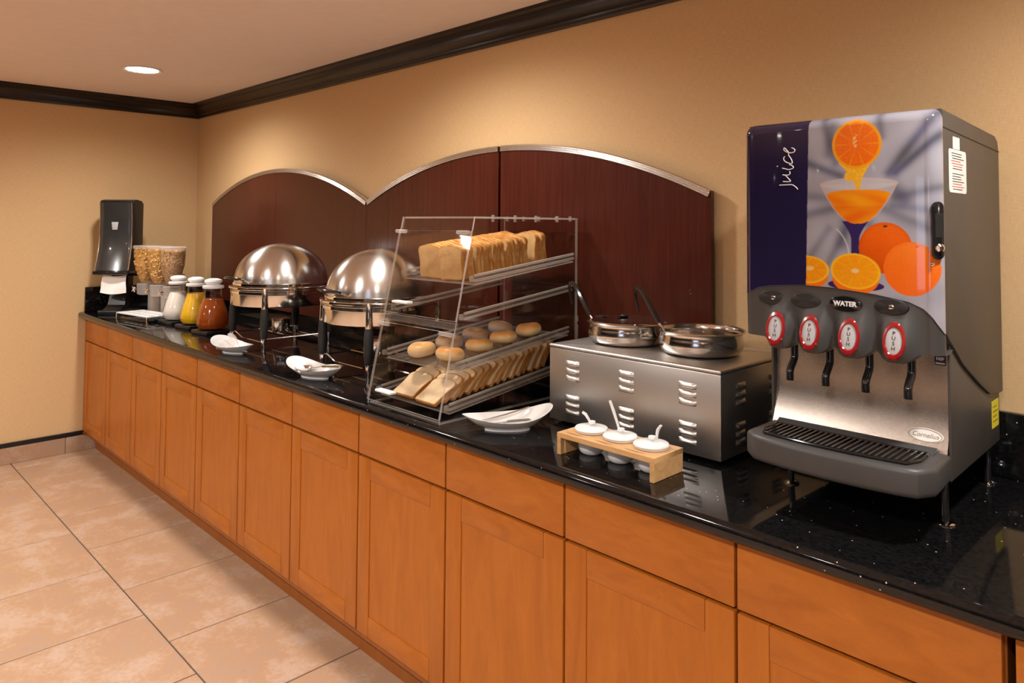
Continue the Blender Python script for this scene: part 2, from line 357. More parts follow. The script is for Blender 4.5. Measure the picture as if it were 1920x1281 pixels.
PLAN = [(XW - .1, YFAR - .1), (XI + .1, YFAR - .1), (XI + .1, RY - .1), (RX + .1, RY - .1), (RX + .1, .1), (XW - .1, .1)]
struct('ceiling', G().prism(PLAN, 'z', CEIL, CEIL + 0.1), M_ceil, smooth=False)
floor = struct('floor', G().prism(PLAN, 'z', -0.06, -0.0035), M_grout, smooth=False)
struct('floor_carpet', G().prism([(XW, YFAR), (XI, YFAR), (XI, RY), (0, RY), (0, LY), (XW, LY)], 'z', -.0034, 0), M_carp, smooth=False)
TS = 0.508
def tile_mesh(w, d): return G().box(-w / 2 + .0030, w / 2 - .0030, -d / 2 + .0030, d / 2 - .0030, -0.009, 0, 0.0016, 1).mesh('tile', M_tile, False)
full = tile_mesh(TS, TS); cache = {}
yrows = [(-1.0965, -0.60)] + [(-1.0965 - TS * (k + 1), -1.0965 - TS * k) for k in range(10)]
for r, (y0, y1) in enumerate(yrows):
    y0 = max(y0, RY)
    if y1 - y0 < .05: continue
    off = 0.134 if r % 2 == 0 else 0.389
    x = off - TS
    while x < RX:
        a, b = max(x, 0), min(x + TS, RX); x += TS
        if b - a < .03: continue
        key = (round(b - a, 3), round(y1 - y0, 3))
        if key not in cache: cache[key] = tile_mesh(*key)
        link('tile', cache[key], floor, ((a + b) / 2, (y0 + y1) / 2, 0))
# baseboard of cut tile with a black metal cap along the left wall
base = struct('baseboard_left', G().box(0.0005, 0.006, LY, -0.62, 0.0005, 0.104), M_grout, smooth=False)
y = -0.803
link('base_tile', G().box(0.006, 0.014, y + .0015, -0.622, 0.001, 0.103, .001, 1).mesh('base_tile', M_tile, False), base)
bt = G().box(0.006, 0.014, -TS + .0015, -.0015, 0.001, 0.103, .001, 1).mesh('base_tile', M_tile, False)
while y - TS > LY: link('base_tile', bt, base, (0, y, 0)); y -= TS
struct('trim_3', G().box(0.0005, 0.017, LY, -0.62, 0.104, 0.131, .004, 2), M_cap)
# crown moulding: stepped profile (distance from wall, z)
CP = [(0, 2.262), (.012, 2.262), (.016, 2.268), (.016, 2.278), (.022, 2.284), (.026, 2.284), (.030, 2.296), (.040, 2.312), (.054, 2.324), (.060, 2.328), (.060, 2.336), (.068, 2.342), (.078, 2.346), (.078, CEIL), (0, CEIL)]
struct('trim_1', G().prism([(-a, z) for a, z in CP], 'x', 0, RX), M_crown, ang=25)
struct('trim_2', G().prism([(a, z) for a, z in CP], 'y', LY, -0.0), M_crown, ang=25)

# ================================================================== downlights
dl = None
for i, (x, y) in enumerate(LAMPS):
    rowname = ['above the counter', 'over the middle of the room', 'along the window wall', 'in the dining hall nearer half', 'in the dining hall far half'][i // 4 if i < 12 else 3 if i < 15 else 4]; colname = ['nearest the left wall', 'second from the left wall', 'third from the left wall', 'nearest the right wall'][i % 4] if i < 12 else ['by the inner corner', 'by the west wall', 'in the middle of its row'][i % 3]
    lab = 'round recessed downlight glowing in the ceiling near the far left corner' if i == 0 else 'round recessed ceiling downlight %s, %s' % (rowname, colname)
    if dl is None:
        dl = thing('downlight', lab, 'light', (x, y, CEIL))
        part('trim_ring', G().lathe([(.082, -.001), (.104, -.001), (.106, -.004), (.098, -.008), (.084, -.005), (.082, -.001)], seg=40), M_whitep, dl)
        part('lens', G().lathe([(0, -.003), (.083, -.003)], seg=40), M_lens, dl)
        first = dl
    else:
        d = dup(first, (x, y, CEIL), None, lab); d['group'] = 'recessed ceiling downlights'

# ================================================================== cabinets
CT = 0.905; YF = -0.708; W = 0.4655; X0 = 0.02
near = ['against the left wall', 'second from the left wall', 'third from the left wall', 'fourth from the left wall, below the tea carafe',
        'fifth from the left wall', 'sixth from the left wall', 'seventh from the left wall', 'below the bread display case',
        'below the white dish by the warmer', 'below the bamboo condiment stand', 'below the juice machine', 'cut off by the right photo edge']
DF = 0.068
def stile(x0, x1, z0, z1): return G().box(x0, x1, -.02, 0, z0, z1, .0032, 2)
ZB, ZD, ZT = 0.719, 0.133, 0.855
proto = None
for k in range(13):
    gap = 0.0065; xa = X0 + W * k + (0.012 if k > 10 else 0)
    if k > 11: break
    lab = 'maple base cabinet with drawer and door, ' + near[k]
    loc = (xa + W / 2, 0, 0)
    if proto is None:
        proto = thing('base_cabinet', lab, 'cabinet', loc, 0, 'maple base cabinets under the granite counter')
        part('carcass', G().box(-W / 2, W / 2, YF + .022, -.025, 0.10, 0.866), M_maple_d, proto, smooth=False)
        part('toe_kick', G().box(-W / 2, W / 2, -.63, -.61, 0.001, 0.0995), M_maple_d, proto, smooth=False)
        dw, dh = (W - gap) / 2, ZB - ZD - .004
        d = part('door', G().box(-dw + DF - .004, dw - DF + .004, -.0160, -.003, DF - .004, dh - DF + .004), M_maple_v, proto, (0, YF + .02, ZD), smooth=False)
        part('door_stile', stile(-dw, -dw + DF, 0, dh), M_maple_v, d); part('door_stile', stile(dw - DF, dw, 0, dh), M_maple_v, d)
        part('door_rail', stile(-dw + DF, dw - DF, 0, DF), M_maple_h, d); part('door_rail', stile(-dw + DF, dw - DF, dh - DF, dh), M_maple_h, d)
        part('drawer_front', G().box(-(W - gap) / 2, (W - gap) / 2, -.02, 0, 0, ZT - ZB - .004, .002, 2), M_maple_h, proto, (0, YF + .02, ZB + .004))
    else: dup(proto, loc, None, lab)
part('filler_panel', G().box(0.001, X0 - .001, YF + .004, -.03, .10, .866), M_maple_d, smooth=False); tag(bpy.context.scene.objects['filler_panel'], 'thin vertical maple filler strip between first cabinet and left wall', 'panel')

# ================================================================== worktop, backsplash
XE = 7.2
nose = [(-.0005, .868), (-.735, .868)] + [(-.735 - .014 * math.cos(a), .8865 + .0185 * math.sin(a)) for a in [(-90 + 180 * i / 10) * PI / 180 for i in range(1, 10)]] + [(-.735, CT), (-.0005, CT)]
o = part('worktop', G().prism([(a, b) for a, b in nose], 'x', .0005, XE), M_gran, ang=30)
tag(o, 'long polished black granite worktop with silver flecks and rounded front edge', 'countertop')
o = part('backsplash', G().box(.0005, XE, -.02, -.0005, CT + .0004, 1.062, .002, 2), M_gran); tag(o, 'low black granite upstand along the long tan wall', 'backsplash')
o = part('side_splash', G().box(.0005, .02, -.715, -.021, CT + .0004, 1.068, .002, 2), M_gran); tag(o, 'short black granite upstand on left wall behind napkin dispenser', 'backsplash')

# ================================================================== mahogany arched panels
RA = 2.343; HC = .963; ZE = 1.617; SAG = .207
def half_panel(xl, xr, peak, label, name='arched_panel'):
    yb, yf = -.026, -.045
    n = 28
    def arc(x, off=0): return ZE + SAG - RA + math.sqrt(max((RA + off) ** 2 - (x - peak) ** 2, 0))
    xs = [xl + (xr - xl) * i / n for i in range(n + 1)]
    t = thing(name, label, 'wall panel', ((xl + xr) / 2, yb, .986), 0, 'arched mahogany panels along the wall')
    L = Matrix.Translation((-(xl + xr) / 2, -yb, -.986))
    part('board', G().prism([(xl, .986)] + [(xr, .986)] + [(x, arc(x)) for x in reversed(xs)], 'y', yf, yb).xf(L), M_mahog, t, ang=20)
    # ribbed metal edge: three parallel ribs on the arched edge
    rows = []
    prof = [(-.023, yf - .0005), (-.023, yf - .002)]
    for c in (-.0185, -.0105, -.0025):
        prof += [(c + .0036 * math.sin(q), yf - .002 - .0042 * math.cos(q)) for q in [-1.4 + 2.8 * k / 6 for k in range(7)]]
    prof += [(.0035, yf - .001), (.0040, yf + .003), (.0040, yb)]
    for x in xs:
        a = (x - peak) / RA; nz = math.sqrt(1 - a * a); zc = arc(x)
        rows.append([(min(max(x + a * d, xl), xr), yy, zc + nz * d) for d, yy in prof])
    g = G(); g.grid(rows); g.xf(L)
    part('metal_edge', g, M_alu, t, ang=70)
    return t
PK1, PK2 = 1.325, 3.268
half_panel(.398, PK1 - .001, PK1, 'leftmost dark mahogany arched panel rising from the room corner')
half_panel(PK1 + .001, 2.297, PK1, 'mahogany panel behind chafing dishes whose metal edge falls to the V')
half_panel(2.300, PK2 - .006, PK2, 'mahogany panel behind bread case whose metal edge rises from the V')
t = half_panel(PK2 + .008, 4.237, PK2, 'rightmost mahogany arched panel with a round screw, behind the food warmer')
part('screw', G().lathe([(0, -.002), (.0055, -.0015), (.007, 0)], (4.165 - (PK2 + .008 + 4.237) / 2, -.0195, 1.292 - .986), 12, rot=Matrix.Rotation(PI / 2, 3, 'X')), M_chrome, t)
o = part('panel_bracket', G().box(PK2 - .008, PK2 + .010, -.025, -.001, 1.745, 1.765), M_chrome); tag(o, 'small metal bracket in the gap between two mahogany panels', 'bracket')

# ================================================================== napkin dispenser
n = thing('napkin_dispenser', 'tall black countertop napkin dispenser with a white napkin hanging out', 'dispenser', (.232, -.570, CT))
n.rotation_euler = (0, 0, math.radians(45))
# local frame: front faces -y
part('stand_base', G().prism([(-.085, -.10), (.085, -.10), (.10, .09), (-.10, .09)], 'z', .0005, .028, .006), M_blk, n)
part('column', G().prism([(-.10, .028), (.06, .028), (.06, .30), (.0, .30), (-.005, .15), (-.04, .06)], 'x', -.055, .055).xf(Matrix.Rotation(0, 4, 'X')), M_blk, n)
ZN = .285
zs = [ZN + (.72 - ZN) * i / 16 for i in range(17)]
def nf(z): t = (z - ZN) / (.72 - ZN); return -.085 - .035 * (1 - t) ** 3 + .012 * math.sin(PI * t)
body = [(.065, .24), (.065, .715), (.04, .735), (-.02, .742), (-.055, .735)] + [(nf(z) + .018, z) for z in reversed(zs)] + [(-.09, ZN - .015), (-.03, ZN - .03)]
part('housing', G().prism(body, 'x', -.110, .110, .004), M_blk, n)
rows = []
for z in zs:
    wd = .103 + .005 * (1 - (z - ZN) / (.72 - ZN)) ** 2
    rows.append([(wd * math.sin(a), nf(z) + .016 - .016 * math.cos(a * 1.0), z) for a in [(-PI / 2 + PI * j / 16) for j in range(17)]])
cv = part('cover', (lambda g: (g.grid(rows), g)[1])(G()), M_smoke, n)
for sx in (-1, 1):
    part('cover_edge', G().tube([(sx * (.103 + .005 * (1 - (z - ZN) / (.72 - ZN)) ** 2), nf(z) + .014, z) for z in zs], .004, 8), M_ss, cv)
part('cover_lip', G().box(-.115, .115, nf(ZN) - .004, -.03, ZN - .028, ZN - .002, .008, 2), M_blkg, n)
part('window', G().prism([(-.022, .05), (.022, .05), (.016, .0), (-.016, .0)], 'y', nf(.56) - .0045, nf(.56) - .002, .001), M_lgrey, n, (0, 0, .545))
part('napkin', (lambda g: (g.grid([[(.012 + xx * (1 + .12 * k / 5), -.085 - .022 * k / 5 + .006 * math.sin(xx * 40 + k), .258 - .112 * k / 5 - .012 * math.cos(xx * 18)) for xx in [(-.075 + .15 * j / 8) for j in range(9)]] for k in range(6)]), g)[1])(G()), M_paper, n)

# ================================================================== cereal dispenser
c = thing('cereal_dispenser', 'clear triple cereal dispenser on a white slotted tray beside napkin tower', 'dispenser', (.60, -.455, CT), math.radians(9))
tray_outer = rrect(-.125, .255, -.20, -.03, .012)
slots = [rrect(-.105 + .06 * i, -.065 + .06 * i, -.165 + .055 * j, -.135 + .055 * j, .012) for i in range(6) for j in range(2)]
me = holed_plate(tray_outer, slots, .036, .041); me.materials.clear(); me.materials.append(M_whitep); link('tray', me, c)
part('drip_pan', G().box(-.115, .245, -.192, -.038, .0005, .018, .003), M_blkg, c)
for x in (-.118, .248):
    for y in (-.193, -.037): part('tray_leg', G().box(x - .005, x + .005, y - .005, y + .005, .0005, .036), M_chrome, c)
def bits(kind, n, seed):
    rnd = random.Random(seed); g = G()
    g.lathe([(0, -.088), (.028, -.088), (.05, -.03), (.064, .03), (.068, .09), (.068, .112), (0, .118)], (0, 0, 0), 20)
    for i in range(n):
        z = -.085 + .20 * rnd.random() ** .8; a = rnd.random() * 2 * PI
        top = rnd.random() < .12
        rr = (.028 + (z + .088) / .058 * .022) if z < -.03 else (.05 + (z + .03) / .06 * .014 if z < .03 else .066)
        if top: z = .117; rr = .066 * math.sqrt(rnd.random())
        p = Vector((rr * math.cos(a), rr * math.sin(a), z)); rot = Matrix.Rotation(rnd.random() * 6, 3, 'X') @ Matrix.Rotation(rnd.random() * 6, 3, 'Z')
        if kind == 0: g.lathe([(0, -.006), (.008, -.003), (.0085, .003), (0, .007)], p, 6, rot=rot, sx=1.1, sy=.8)
        elif kind == 1: g.lathe([(0, .001), (.0075, .003), (.011, -.001), (.007, -.003), (0, -.001)], p, 6, rot=rot)
        else: g.lathe([(.0018, -.001), (.0045, -.002), (.0055, 0), (.0045, .002), (.0018, .001)], p, 7, rot=rot)
    return g
names = [('corn_cluster_fill', M_flake1, 0, 240), ('corn_flake_fill', M_flake2, 1, 260), ('oat_ring_fill', M_flake3, 2, 620)]
for i, dx in enumerate((-.160, 0, .160)):
    cz = .305
    prof = [(.036, -.12), (.036, -.095), (.056, -.03), (.070, .03), (.0745, .09), (.0745, .128)]
    can = part('canister', G().lathe(prof + [(r - .002, z) for r, z in reversed(prof)], seg=32), M_glass, c, (dx, 0, cz))
    nm, mt, kd, cnt = names[i]
    part(nm, bits(kd, cnt, i + 3), mt, can, kind='stuff', ang=60)
    part('outlet', G().lathe([(.046, -.10), (.052, -.105), (.050, -.165), (.040, -.172), (0, -.172)], seg=28), M_hazy, can)
    part('lid', G().lathe([(.079, .122), (.079, .137), (.074, .141), (0, .141)], seg=32), M_hazy, can)
    g2 = G()
    for an in (.9, -.7):
        kb = G().box(-.022, .022, -.079, -.071, -.004, .004, .002).xf(Matrix.Rotation(an, 4, 'Y')).xf(Matrix.Translation((0, 0, -.135)))
        tm = kb.mesh('tmp', M_chrome); g2.bm.from_mesh(tm); bpy.data.meshes.remove(tm)
    g2.box(-.003, .003, -.075, -.045, -.138, -.132)
    part('knob', g2, M_chrome, can)
    if i: part('pedestal', G().box(-.032 + dx - .08, .032 + dx - .08, -.01, .03, .0005, .135, .004).box(-.05 + dx - .08, .05 + dx - .08, -.02, .04, .0005, .008, .003), M_hazy, c)
part('back_post', G().box(-.20, .20, .045, .06, .0005, .28, .005), M_hazy, c)

# ================================================================== carafes
def carafe(name, loc, liquid, fill, lab, rz, s=1.0):
    t = thing(name, lab, 'carafe', loc, rz); t.scale = (1, 1, 1)
    P = [(.050, .002), (.066, .007), (.0795, .024), (.0815, .036), (.0770, .064), (.065, .106), (.051, .150), (.0445, .172), (.0435, .205), (.046, .212)]
    P = [(r * s, z * s) for r, z in P]
    part('glass_body', G().lathe([(0, P[0][1])] + P + [(r - .002, z + .002) for r, z in reversed(P)] + [(0, P[0][1] + .002)], seg=36), M_glass, t)
    q = [(r - .0028, z) for r, z in P if z < fill * s]; zf = fill * s
    last = [p for p in P if p[0] and p[1] >= zf][0]
    part('liquid', G().lathe([(0, P[0][1] + .003)] + [(q[0][0], P[0][1] + .003)] + q[1:] + [(last[0] - .0022, zf), (0, zf)], seg=36), liquid, t)
    part('lid', G().lathe([(0, .206 * s), (.043 * s, .208 * s), (.0515 * s, .210 * s), (.0525 * s, .216 * s), (.0515 * s, .223 * s), (.038 * s, .226 * s), (.028 * s, .231 * s)], seg=36), M_whitep, t)
    part('stopper', G().lathe([(.030 * s, .229 * s), (.040 * s, .236 * s), (.044 * s, .244 * s), (.040 * s, .253 * s), (.022 * s, .259 * s), (0, .260 * s)], (0, 0, 0), 28), M_whitep, t)
    return t
def coaster(loc, lab, rz):
    o = part('carafe_base', G().prism(rrect(-.080, .080, -.080, .080, .008), 'z', .0005, .022, .004), M_blk, None, loc, (0, 0, rz)); return tag(o, lab, 'base')
cs = [('milk_carafe', (.965, -.47), M_milk, .165, 'glass carafe of white milk with white lid, left of three', .1, 1.0),
      ('juice_carafe', (1.215, -.462), M_oj, .170, 'glass carafe of yellow orange juice, middle of three', .2, 1.02),
      ('tea_carafe', (1.485, -.475), M_tea, .155, 'glass carafe of reddish brown tea, nearest the chafing dishes', .1, 1.05)]
for nm, (x, y), lq, fl, lab, rz, s in cs:
    carafe(nm, (x, y, CT + .0225), lq, fl, lab, rz, s)
for (x, y), l in (((.965, -.47), 'milk'), ((1.215, -.462), 'orange juice'), ((1.485, -.475), 'tea')): coaster((x, y, CT), 'square black base under the %s carafe' % l, .12)

# ================================================================== chafing dishes
def chafer(loc, lab):
    t = thing('chafing_dish', lab, 'chafing dish', loc, 0, 'round roll-top chafing dishes')
    z0 = .205
    part('water_pan', G().lathe([(0, .205), (.226, .2055), (.230, .2075), (.2315, .211), (.2315, .284), (.230, .286), (.215, .287), (.21, .28)], seg=64), M_ss, t)
    part('pan_rim', G().lathe([(.205, .284), (.238, .284), (.243, .288), (.243, .294), (.236, .298), (.205, .298)], seg=64), M_chrome, t)
    dome = [(.219, .299), (.221, .305), (.2195, .318)] + [(.2195 * math.cos(a) ** .92, .318 + .178 * math.sin(a)) for a in [PI / 2 * i / 22 for i in range(1, 22)]] + [(0, .496)]
    lid = part('lid', G().lathe(dome, seg=72), M_dome, t)
    part('lid_band', G().lathe([(.2205, .300), (.225, .302), (.225, .312), (.2205, .314)], seg=64), M_chrome, lid)
    hd = part('handle', G().tube([(-.045, -.262, .340), (-.03, -.265, .340), (.035, -.268, .340), (.10, -.265, .340), (.115, -.262, .340)], [.006, .012, .0135, .012, .006], 12, flat=.62), M_blkg, lid)
    for sx in (-1, 1): part('handle_bracket', G().tube([(.035 + sx * .055, -.262, .338), (.035 + sx * .055, -.235, .332), (.03 + sx * .052, -.208, .318)], .0045, 8), M_chrome, lid)
    g = G().lathe([(.232, .262), (.236, .264), (.236, .276), (.232, .278)], seg=64); part('support_ring', g, M_chrome, t)
    for a in (-135, -45, 45, 135):
        x, y = .236 * math.cos(math.radians(a)), .236 * math.sin(math.radians(a))
        lg = part('leg', G().lathe([(.0135, .205), (.0165, .19), (.019, .15), (.0185, .11), (.015, .075), (.012, .063)], (x, y, 0), 18), M_blkm, t)
        part('leg_cap', G().lathe([(0, .296), (.009, .295), (.0115, .288), (.0145, .205), (.0138, .2)], (x, y, 0), 18), M_chrome, lg)
        part('foot', G().lathe([(.0125, .066), (.0135, .06), (.009, .03), (.0085, .012), (.0105, .004), (.010, .0005), (0, .0005)], (x, y, 0), 16), M_chrome, lg)
    # wire frame between the feet, stepping down, and the burner shelf
    q = .236 * math.sqrt(.5)
    fr = G()
    for s1 in (-1, 1):
        fr.tube([(-q, s1 * q, .066), (-q + .03, s1 * (q - .004), .066), (-q + .065, s1 * (q - .02), .040), (q - .065, s1 * (q - .02), .040), (q - .03, s1 * (q - .004), .066), (q, s1 * q, .066)], .0032, 6)
        fr.tube([(s1 * q, -q, .062), (s1 * q, q, .062)], .0032, 6)
    part('wire_frame', fr, M_chrome, t)
    part('burner_shelf', G().tube([(-q, -.03, .064), (q, -.03, .064), (q, .03, .064), (-q, .03, .064), (-q, -.028, .064)], .0035, 6), M_chrome, t)
    bu = part('fuel_holder', G().lathe([(0, .066), (.040, .066), (.043, .075), (.043, .125), (.046, .128), (.046, .132), (.020, .134), (0, .134)], (0, 0, 0), 28), M_ss, t)
    part('damper', G().tube([(.035, -.01, .136), (.075, -.03, .14), (.10, -.04, .138)], .004, 6), M_chrome, bu)
    return t
chafer((2.077, -.384, CT), 'left round steel roll-top chafing dish on black legs, nearest the carafes')
chafer((2.922, -.38, CT), 'right round steel roll-top chafing dish, partly behind the acrylic case')

# ================================================================== white spoon dishes and utensils
def dish_mesh():
    g = G(); nA = 48
    def rim(a):
        # pointed end at -x, broad raised end at +x
        cx = math.cos(a); sx = math.sin(a)
        wdt = .072 + .016 * cx; x = .134 * cx
        y = wdt * (abs(sx) ** (1.25 if cx < 0 else .92)) * (1 if sx >= 0 else -1)
        z = .034 + (.014 * cx * cx if cx < 0 else .034 * cx ** 2.2)
        return x, y, z
    rows = []
    # outer foot -> outer wall -> rim -> inner wall -> inner bottom
    for k, f in ((0, 0), (.001, .50), (.008, .50), (.010, .52), (.35, .70), (.75, .90), (1, 1)):
        rows.append([(rim(2 * PI * i / nA)[0] * f, rim(2 * PI * i / nA)[1] * f * (1 if f > .9 else .9 + .1 * f), .0006 + (0 if f < .51 and k < .002 else .006 + (rim(2 * PI * i / nA)[2] - .006) * (max(f - .5, 0) / .5) ** 1.25)) for i in range(nA)])
    for f in (.965, .86, .7, .5, .25, .001):
        rows.append([(rim(2 * PI * i / nA)[0] * f, rim(2 * PI * i / nA)[1] * f, .0075 + (rim(2 * PI * i / nA)[2] - .008) * (max(f - .42, 0) / .55) ** 1.3) for i in range(nA)])
    g.grid(rows[1:], closed=True)
    g.bm.faces.new([v for v in g.bm.verts][0:nA])
    return g.mesh('spoon_dish', M_white)
dm = dish_mesh()
o = link('spoon_dish', dm, None, (2.135, -.642, CT), (0, 0, math.radians(189))); tag(o, 'white boat-shaped dish with clear tongs, left of the three dishes', 'dish', 'white spoon dishes along the counter front')
o = link('spoon_dish', dm, None, (2.868, -.640, CT), (0, 0, math.radians(194))); tag(o, 'white boat-shaped dish holding a round spoon, in front of right chafing dish', 'dish', 'white spoon dishes along the counter front')
o = link('spoon_dish', dm, None, (3.892, -.598, CT), (0, 0, math.radians(55))); tag(o, 'white boat-shaped dish holding dark tongs, between bread case and steel warmer', 'dish', 'white spoon dishes along the counter front')
# clear plastic tongs in the first dish
t = thing('clear_tongs', 'pair of clear plastic tongs lying in the leftmost white dish', 'tongs', (2.135, -.642, CT + .012), math.radians(5))
for s1, hz in ((-1, .030), (1, .055)):
    part('tong_arm', G().tube([(.11, 0, .006), (.03, s1 * .008, .006), (-.01, s1 * .016, .012 + hz * .2), (-.05, s1 * .02, .012 + hz * .7), (-.075, s1 * .02, .010 + hz)], [.005, .007, .012, .017, .013], 8, flat=.35), M_hazy, t)
# serving spoon in the second dish
t = thing('serving_spoon', 'steel serving spoon with round bowl and dark brass handle in middle dish', 'spoon', (2.868, -.640, CT + .012), math.radians(14))
part('bowl', G().lathe([(0, .004), (.02, .006), (.032, .014), (.036, .021), (.034, .021), (.02, .009), (0, .006)], (-.065, 0, 0), 24), M_ss, t)
part('shaft', G().tube([(-.032, 0, .019), (.0, .0, .024), (.04, 0, .034)], .003, 8), M_ss, t)
part('grip', G().tube([(.035, 0, .033), (.06, 0, .037), (.10, 0, .042), (.13, 0, .044)], [.004, .006, .0065, .006], 10), M_brass, t)
part('end_cap', G().lathe([(0, -.010), (.008, -.005), (.009, 0), (.008, .005), (0, .010)], (.135, 0, .045), 12), M_chrome, t)
# steel tongs in the third dish
t = thing('serving_tongs', 'dull steel serving tongs with flat blade lying in the dish by the warmer', 'tongs', (3.892, -.598, CT + .012), math.radians(55))
part('tong_arm', G().tube([(-.075, .018, .010), (0, .034, .022), (.06, .05, .034), (.075, .052, .038)], [.006, .006, .006, .005], 8, flat=.3), M_ssb, t)
part('tong_arm', G().tube([(-.07, -.012, .008), (-.03, -.014, .010), (-.005, -.012, .011)], [.005, .006, .008], 8, flat=.3), M_ssb, t)
part('blade', G().prism([(-.01, -.028), (.055, -.018), (.07, -.002), (.065, .012), (.0, .0)], 'z', .012, .0145), M_ssb, t)

# ================================================================== acrylic bread case
cx0, cx1 = 3.340, 3.722; T = .006
case = thing('bread_display_case', 'clear acrylic countertop display case with sloped front holding breads and bagels', 'display case', ((cx0 + cx1) / 2, -.40, CT))
def cy(z): return -.715 + (z - CT) / (1.525 - CT) * (.715 - .580)   # sloped front plane
OX, OY, OZ = (cx0 + cx1) / 2, -.40, CT
def put(name, g, mats, parent=None, **k):
    g.xf(Matrix.Translation((-OX, -OY, -OZ))); return part(name, g, mats, parent or case, smooth=False, **k)
def edged(g, axis):
    """give the narrow faces of a sheet the whitish material that stands in for their piped-light glow"""
    for f in g.bm.faces:
        nrm = f.normal; f.normal_update()
        a = abs({'x': f.normal.x, 'y': f.normal.y, 'z': f.normal.z}[axis])
        f.material_index = 0 if a > .7 else 1
    return g
AM = [M_acr, M_acre]
ZTOP = 1.528; YB = -.085
for xa, xb in ((cx0, cx0 + T), (cx1 - T, cx1)):
    put('side_panel', edged(G().prism([(cy(CT), CT + .0005), (YB, CT + .0005), (YB, ZTOP), (cy(ZTOP), ZTOP)], 'x', xa, xb), 'x'), AM)
put('top_panel', edged(G().box(cx0 + T, cx1 - T, cy(ZTOP) + .006, YB - T, ZTOP - T, ZTOP), 'z'), AM)
put('bottom_panel', edged(G().box(cx0 + T, cx1 - T, cy(CT) + .006, YB - T, CT + .0005, CT + T), 'z'), AM)
put('back_panel', edged(G().box(cx0 + T, cx1 - T, YB - T, YB, CT + .001, ZTOP), 'y'), AM)
def sheet(z0, z1, xa, xb, off=0): return edged(G().prism([(cy(z0) + off, z0), (cy(z0) + off + T, z0), (cy(z1) + off + T, z1), (cy(z1) + off, z1)], 'x', xa, xb), 'y')
put('front_strip', sheet(1.487, ZTOP - .001, cx0 + T, cx1 - T), AM)
d1 = put('upper_door', sheet(1.205, 1.483, cx0 + .002, cx1 - .002, -.007), AM)
d2 = put('lower_door', sheet(.918, 1.170, cx0 + .002, cx1 - .002, -.007), AM)
put('cross_rail', G().prism([(cy(1.19) - .004, 1.178), (cy(1.19) + .014, 1.178), (cy(1.19) + .014, 1.198), (cy(1.19) - .004, 1.198)], 'x', cx0 + T, cx1 - T, .003), M_acrr)
for dd, zz in ((d1, 1.245), (d2, .962)):
    x0 = cx0 + .075; part('door_handle', G().box(x0 - OX, x0 + .085 - OX, cy(zz) - .036 - OY, cy(zz) - .009 - OY, zz - .004 - OZ, zz + .004 - OZ, .003), M_whitep, dd, smooth=True, label='white bar handle')
for zz in (1.478, 1.166):
    for x in (cx0 + .02, cx1 - .035):
        put('hinge', G().tube([(x - .024, cy(zz) - .012, zz), (x + .03, cy(zz) - .012, zz)], .0065, 10), M_acrh)
def zsh(z, yref, y): return z + .121 * (y - yref)
shelves = [('upper_tray', 1.312, -.565, -.570, -.095), ('middle_rail', 1.195, -.614, -.612, -.105), ('lower_tray', 1.045, -.649, -.645, -.120), ('bottom_tray', .926, -.662, -.668, -.150)]
for nm, zr, yr, ya, yb in shelves:
    za, zb = zsh(zr, yr, ya), zsh(zr, yr, yb)
    if nm != 'middle_rail':
        tr = put(nm, edged(G().prism([(ya, za), (yb, zb), (yb, zb + .004), (ya, za + .004)], 'x', cx0 + .012, cx1 - .012), 'z'), [M_acrt, M_acre])
        pr = tr
        put('tray_lip', G().prism([(ya, za), (ya + .004, za), (ya + .002, za + .016), (ya - .002, za + .016)], 'x', cx0 + .012, cx1 - .012), M_acre, tr) if False else None
    for xx in (cx0 + T + .001, cx1 - T - .010):
        g = G()
        for dz in (.014, .030):
            g.tube([(xx + .005, ya, za + dz), (xx + .005, yb, zb + dz)], .0042, 8)
        rl = put('shelf_rail', g, M_acre)
        put('shelf_rail_web', G().prism([(ya, za + .012), (yb, zb + .012), (yb, zb + .032), (ya, za + .032)], 'x', xx + .0035, xx + .0065), M_acrr)
        put('rail_clip', G().box(xx, xx + .009, ya - .020, ya - .004, za + .012, za + .030, .003), M_acrh)
for x in (cx0 + .03, cx0 + .12, cx0 + .2, cx0 + .29, cx1 - .025): put('top_clip', G().tube([(x, YB - .012, ZTOP - .012), (x, YB - .012, ZTOP + .006)], .005, 8), M_acrh)
for yy in (-.50, -.40, -.30, -.19): put('top_clip', G().tube([(cx1 - .004, yy, ZTOP - .016), (cx1 - .004, yy, ZTOP + .006)], .0045, 8), M_acrh)
for z0, z1 in ((1.42, 1.48), (1.17, 1.24), (.95, 1.0)): put('back_hinge', G().tube([(cx0 + .012, YB + .004, z0), (cx0 + .012, YB + .004, z1)], .008, 10), M_acrh)
for z0, z1 in ((1.155, 1.175), (1.075, 1.145)): put('back_latch', G().tube([(cx1 - .012, YB + .008, z0), (cx1 - .012, YB + .008, z1)], .008, 10), M_acrh)

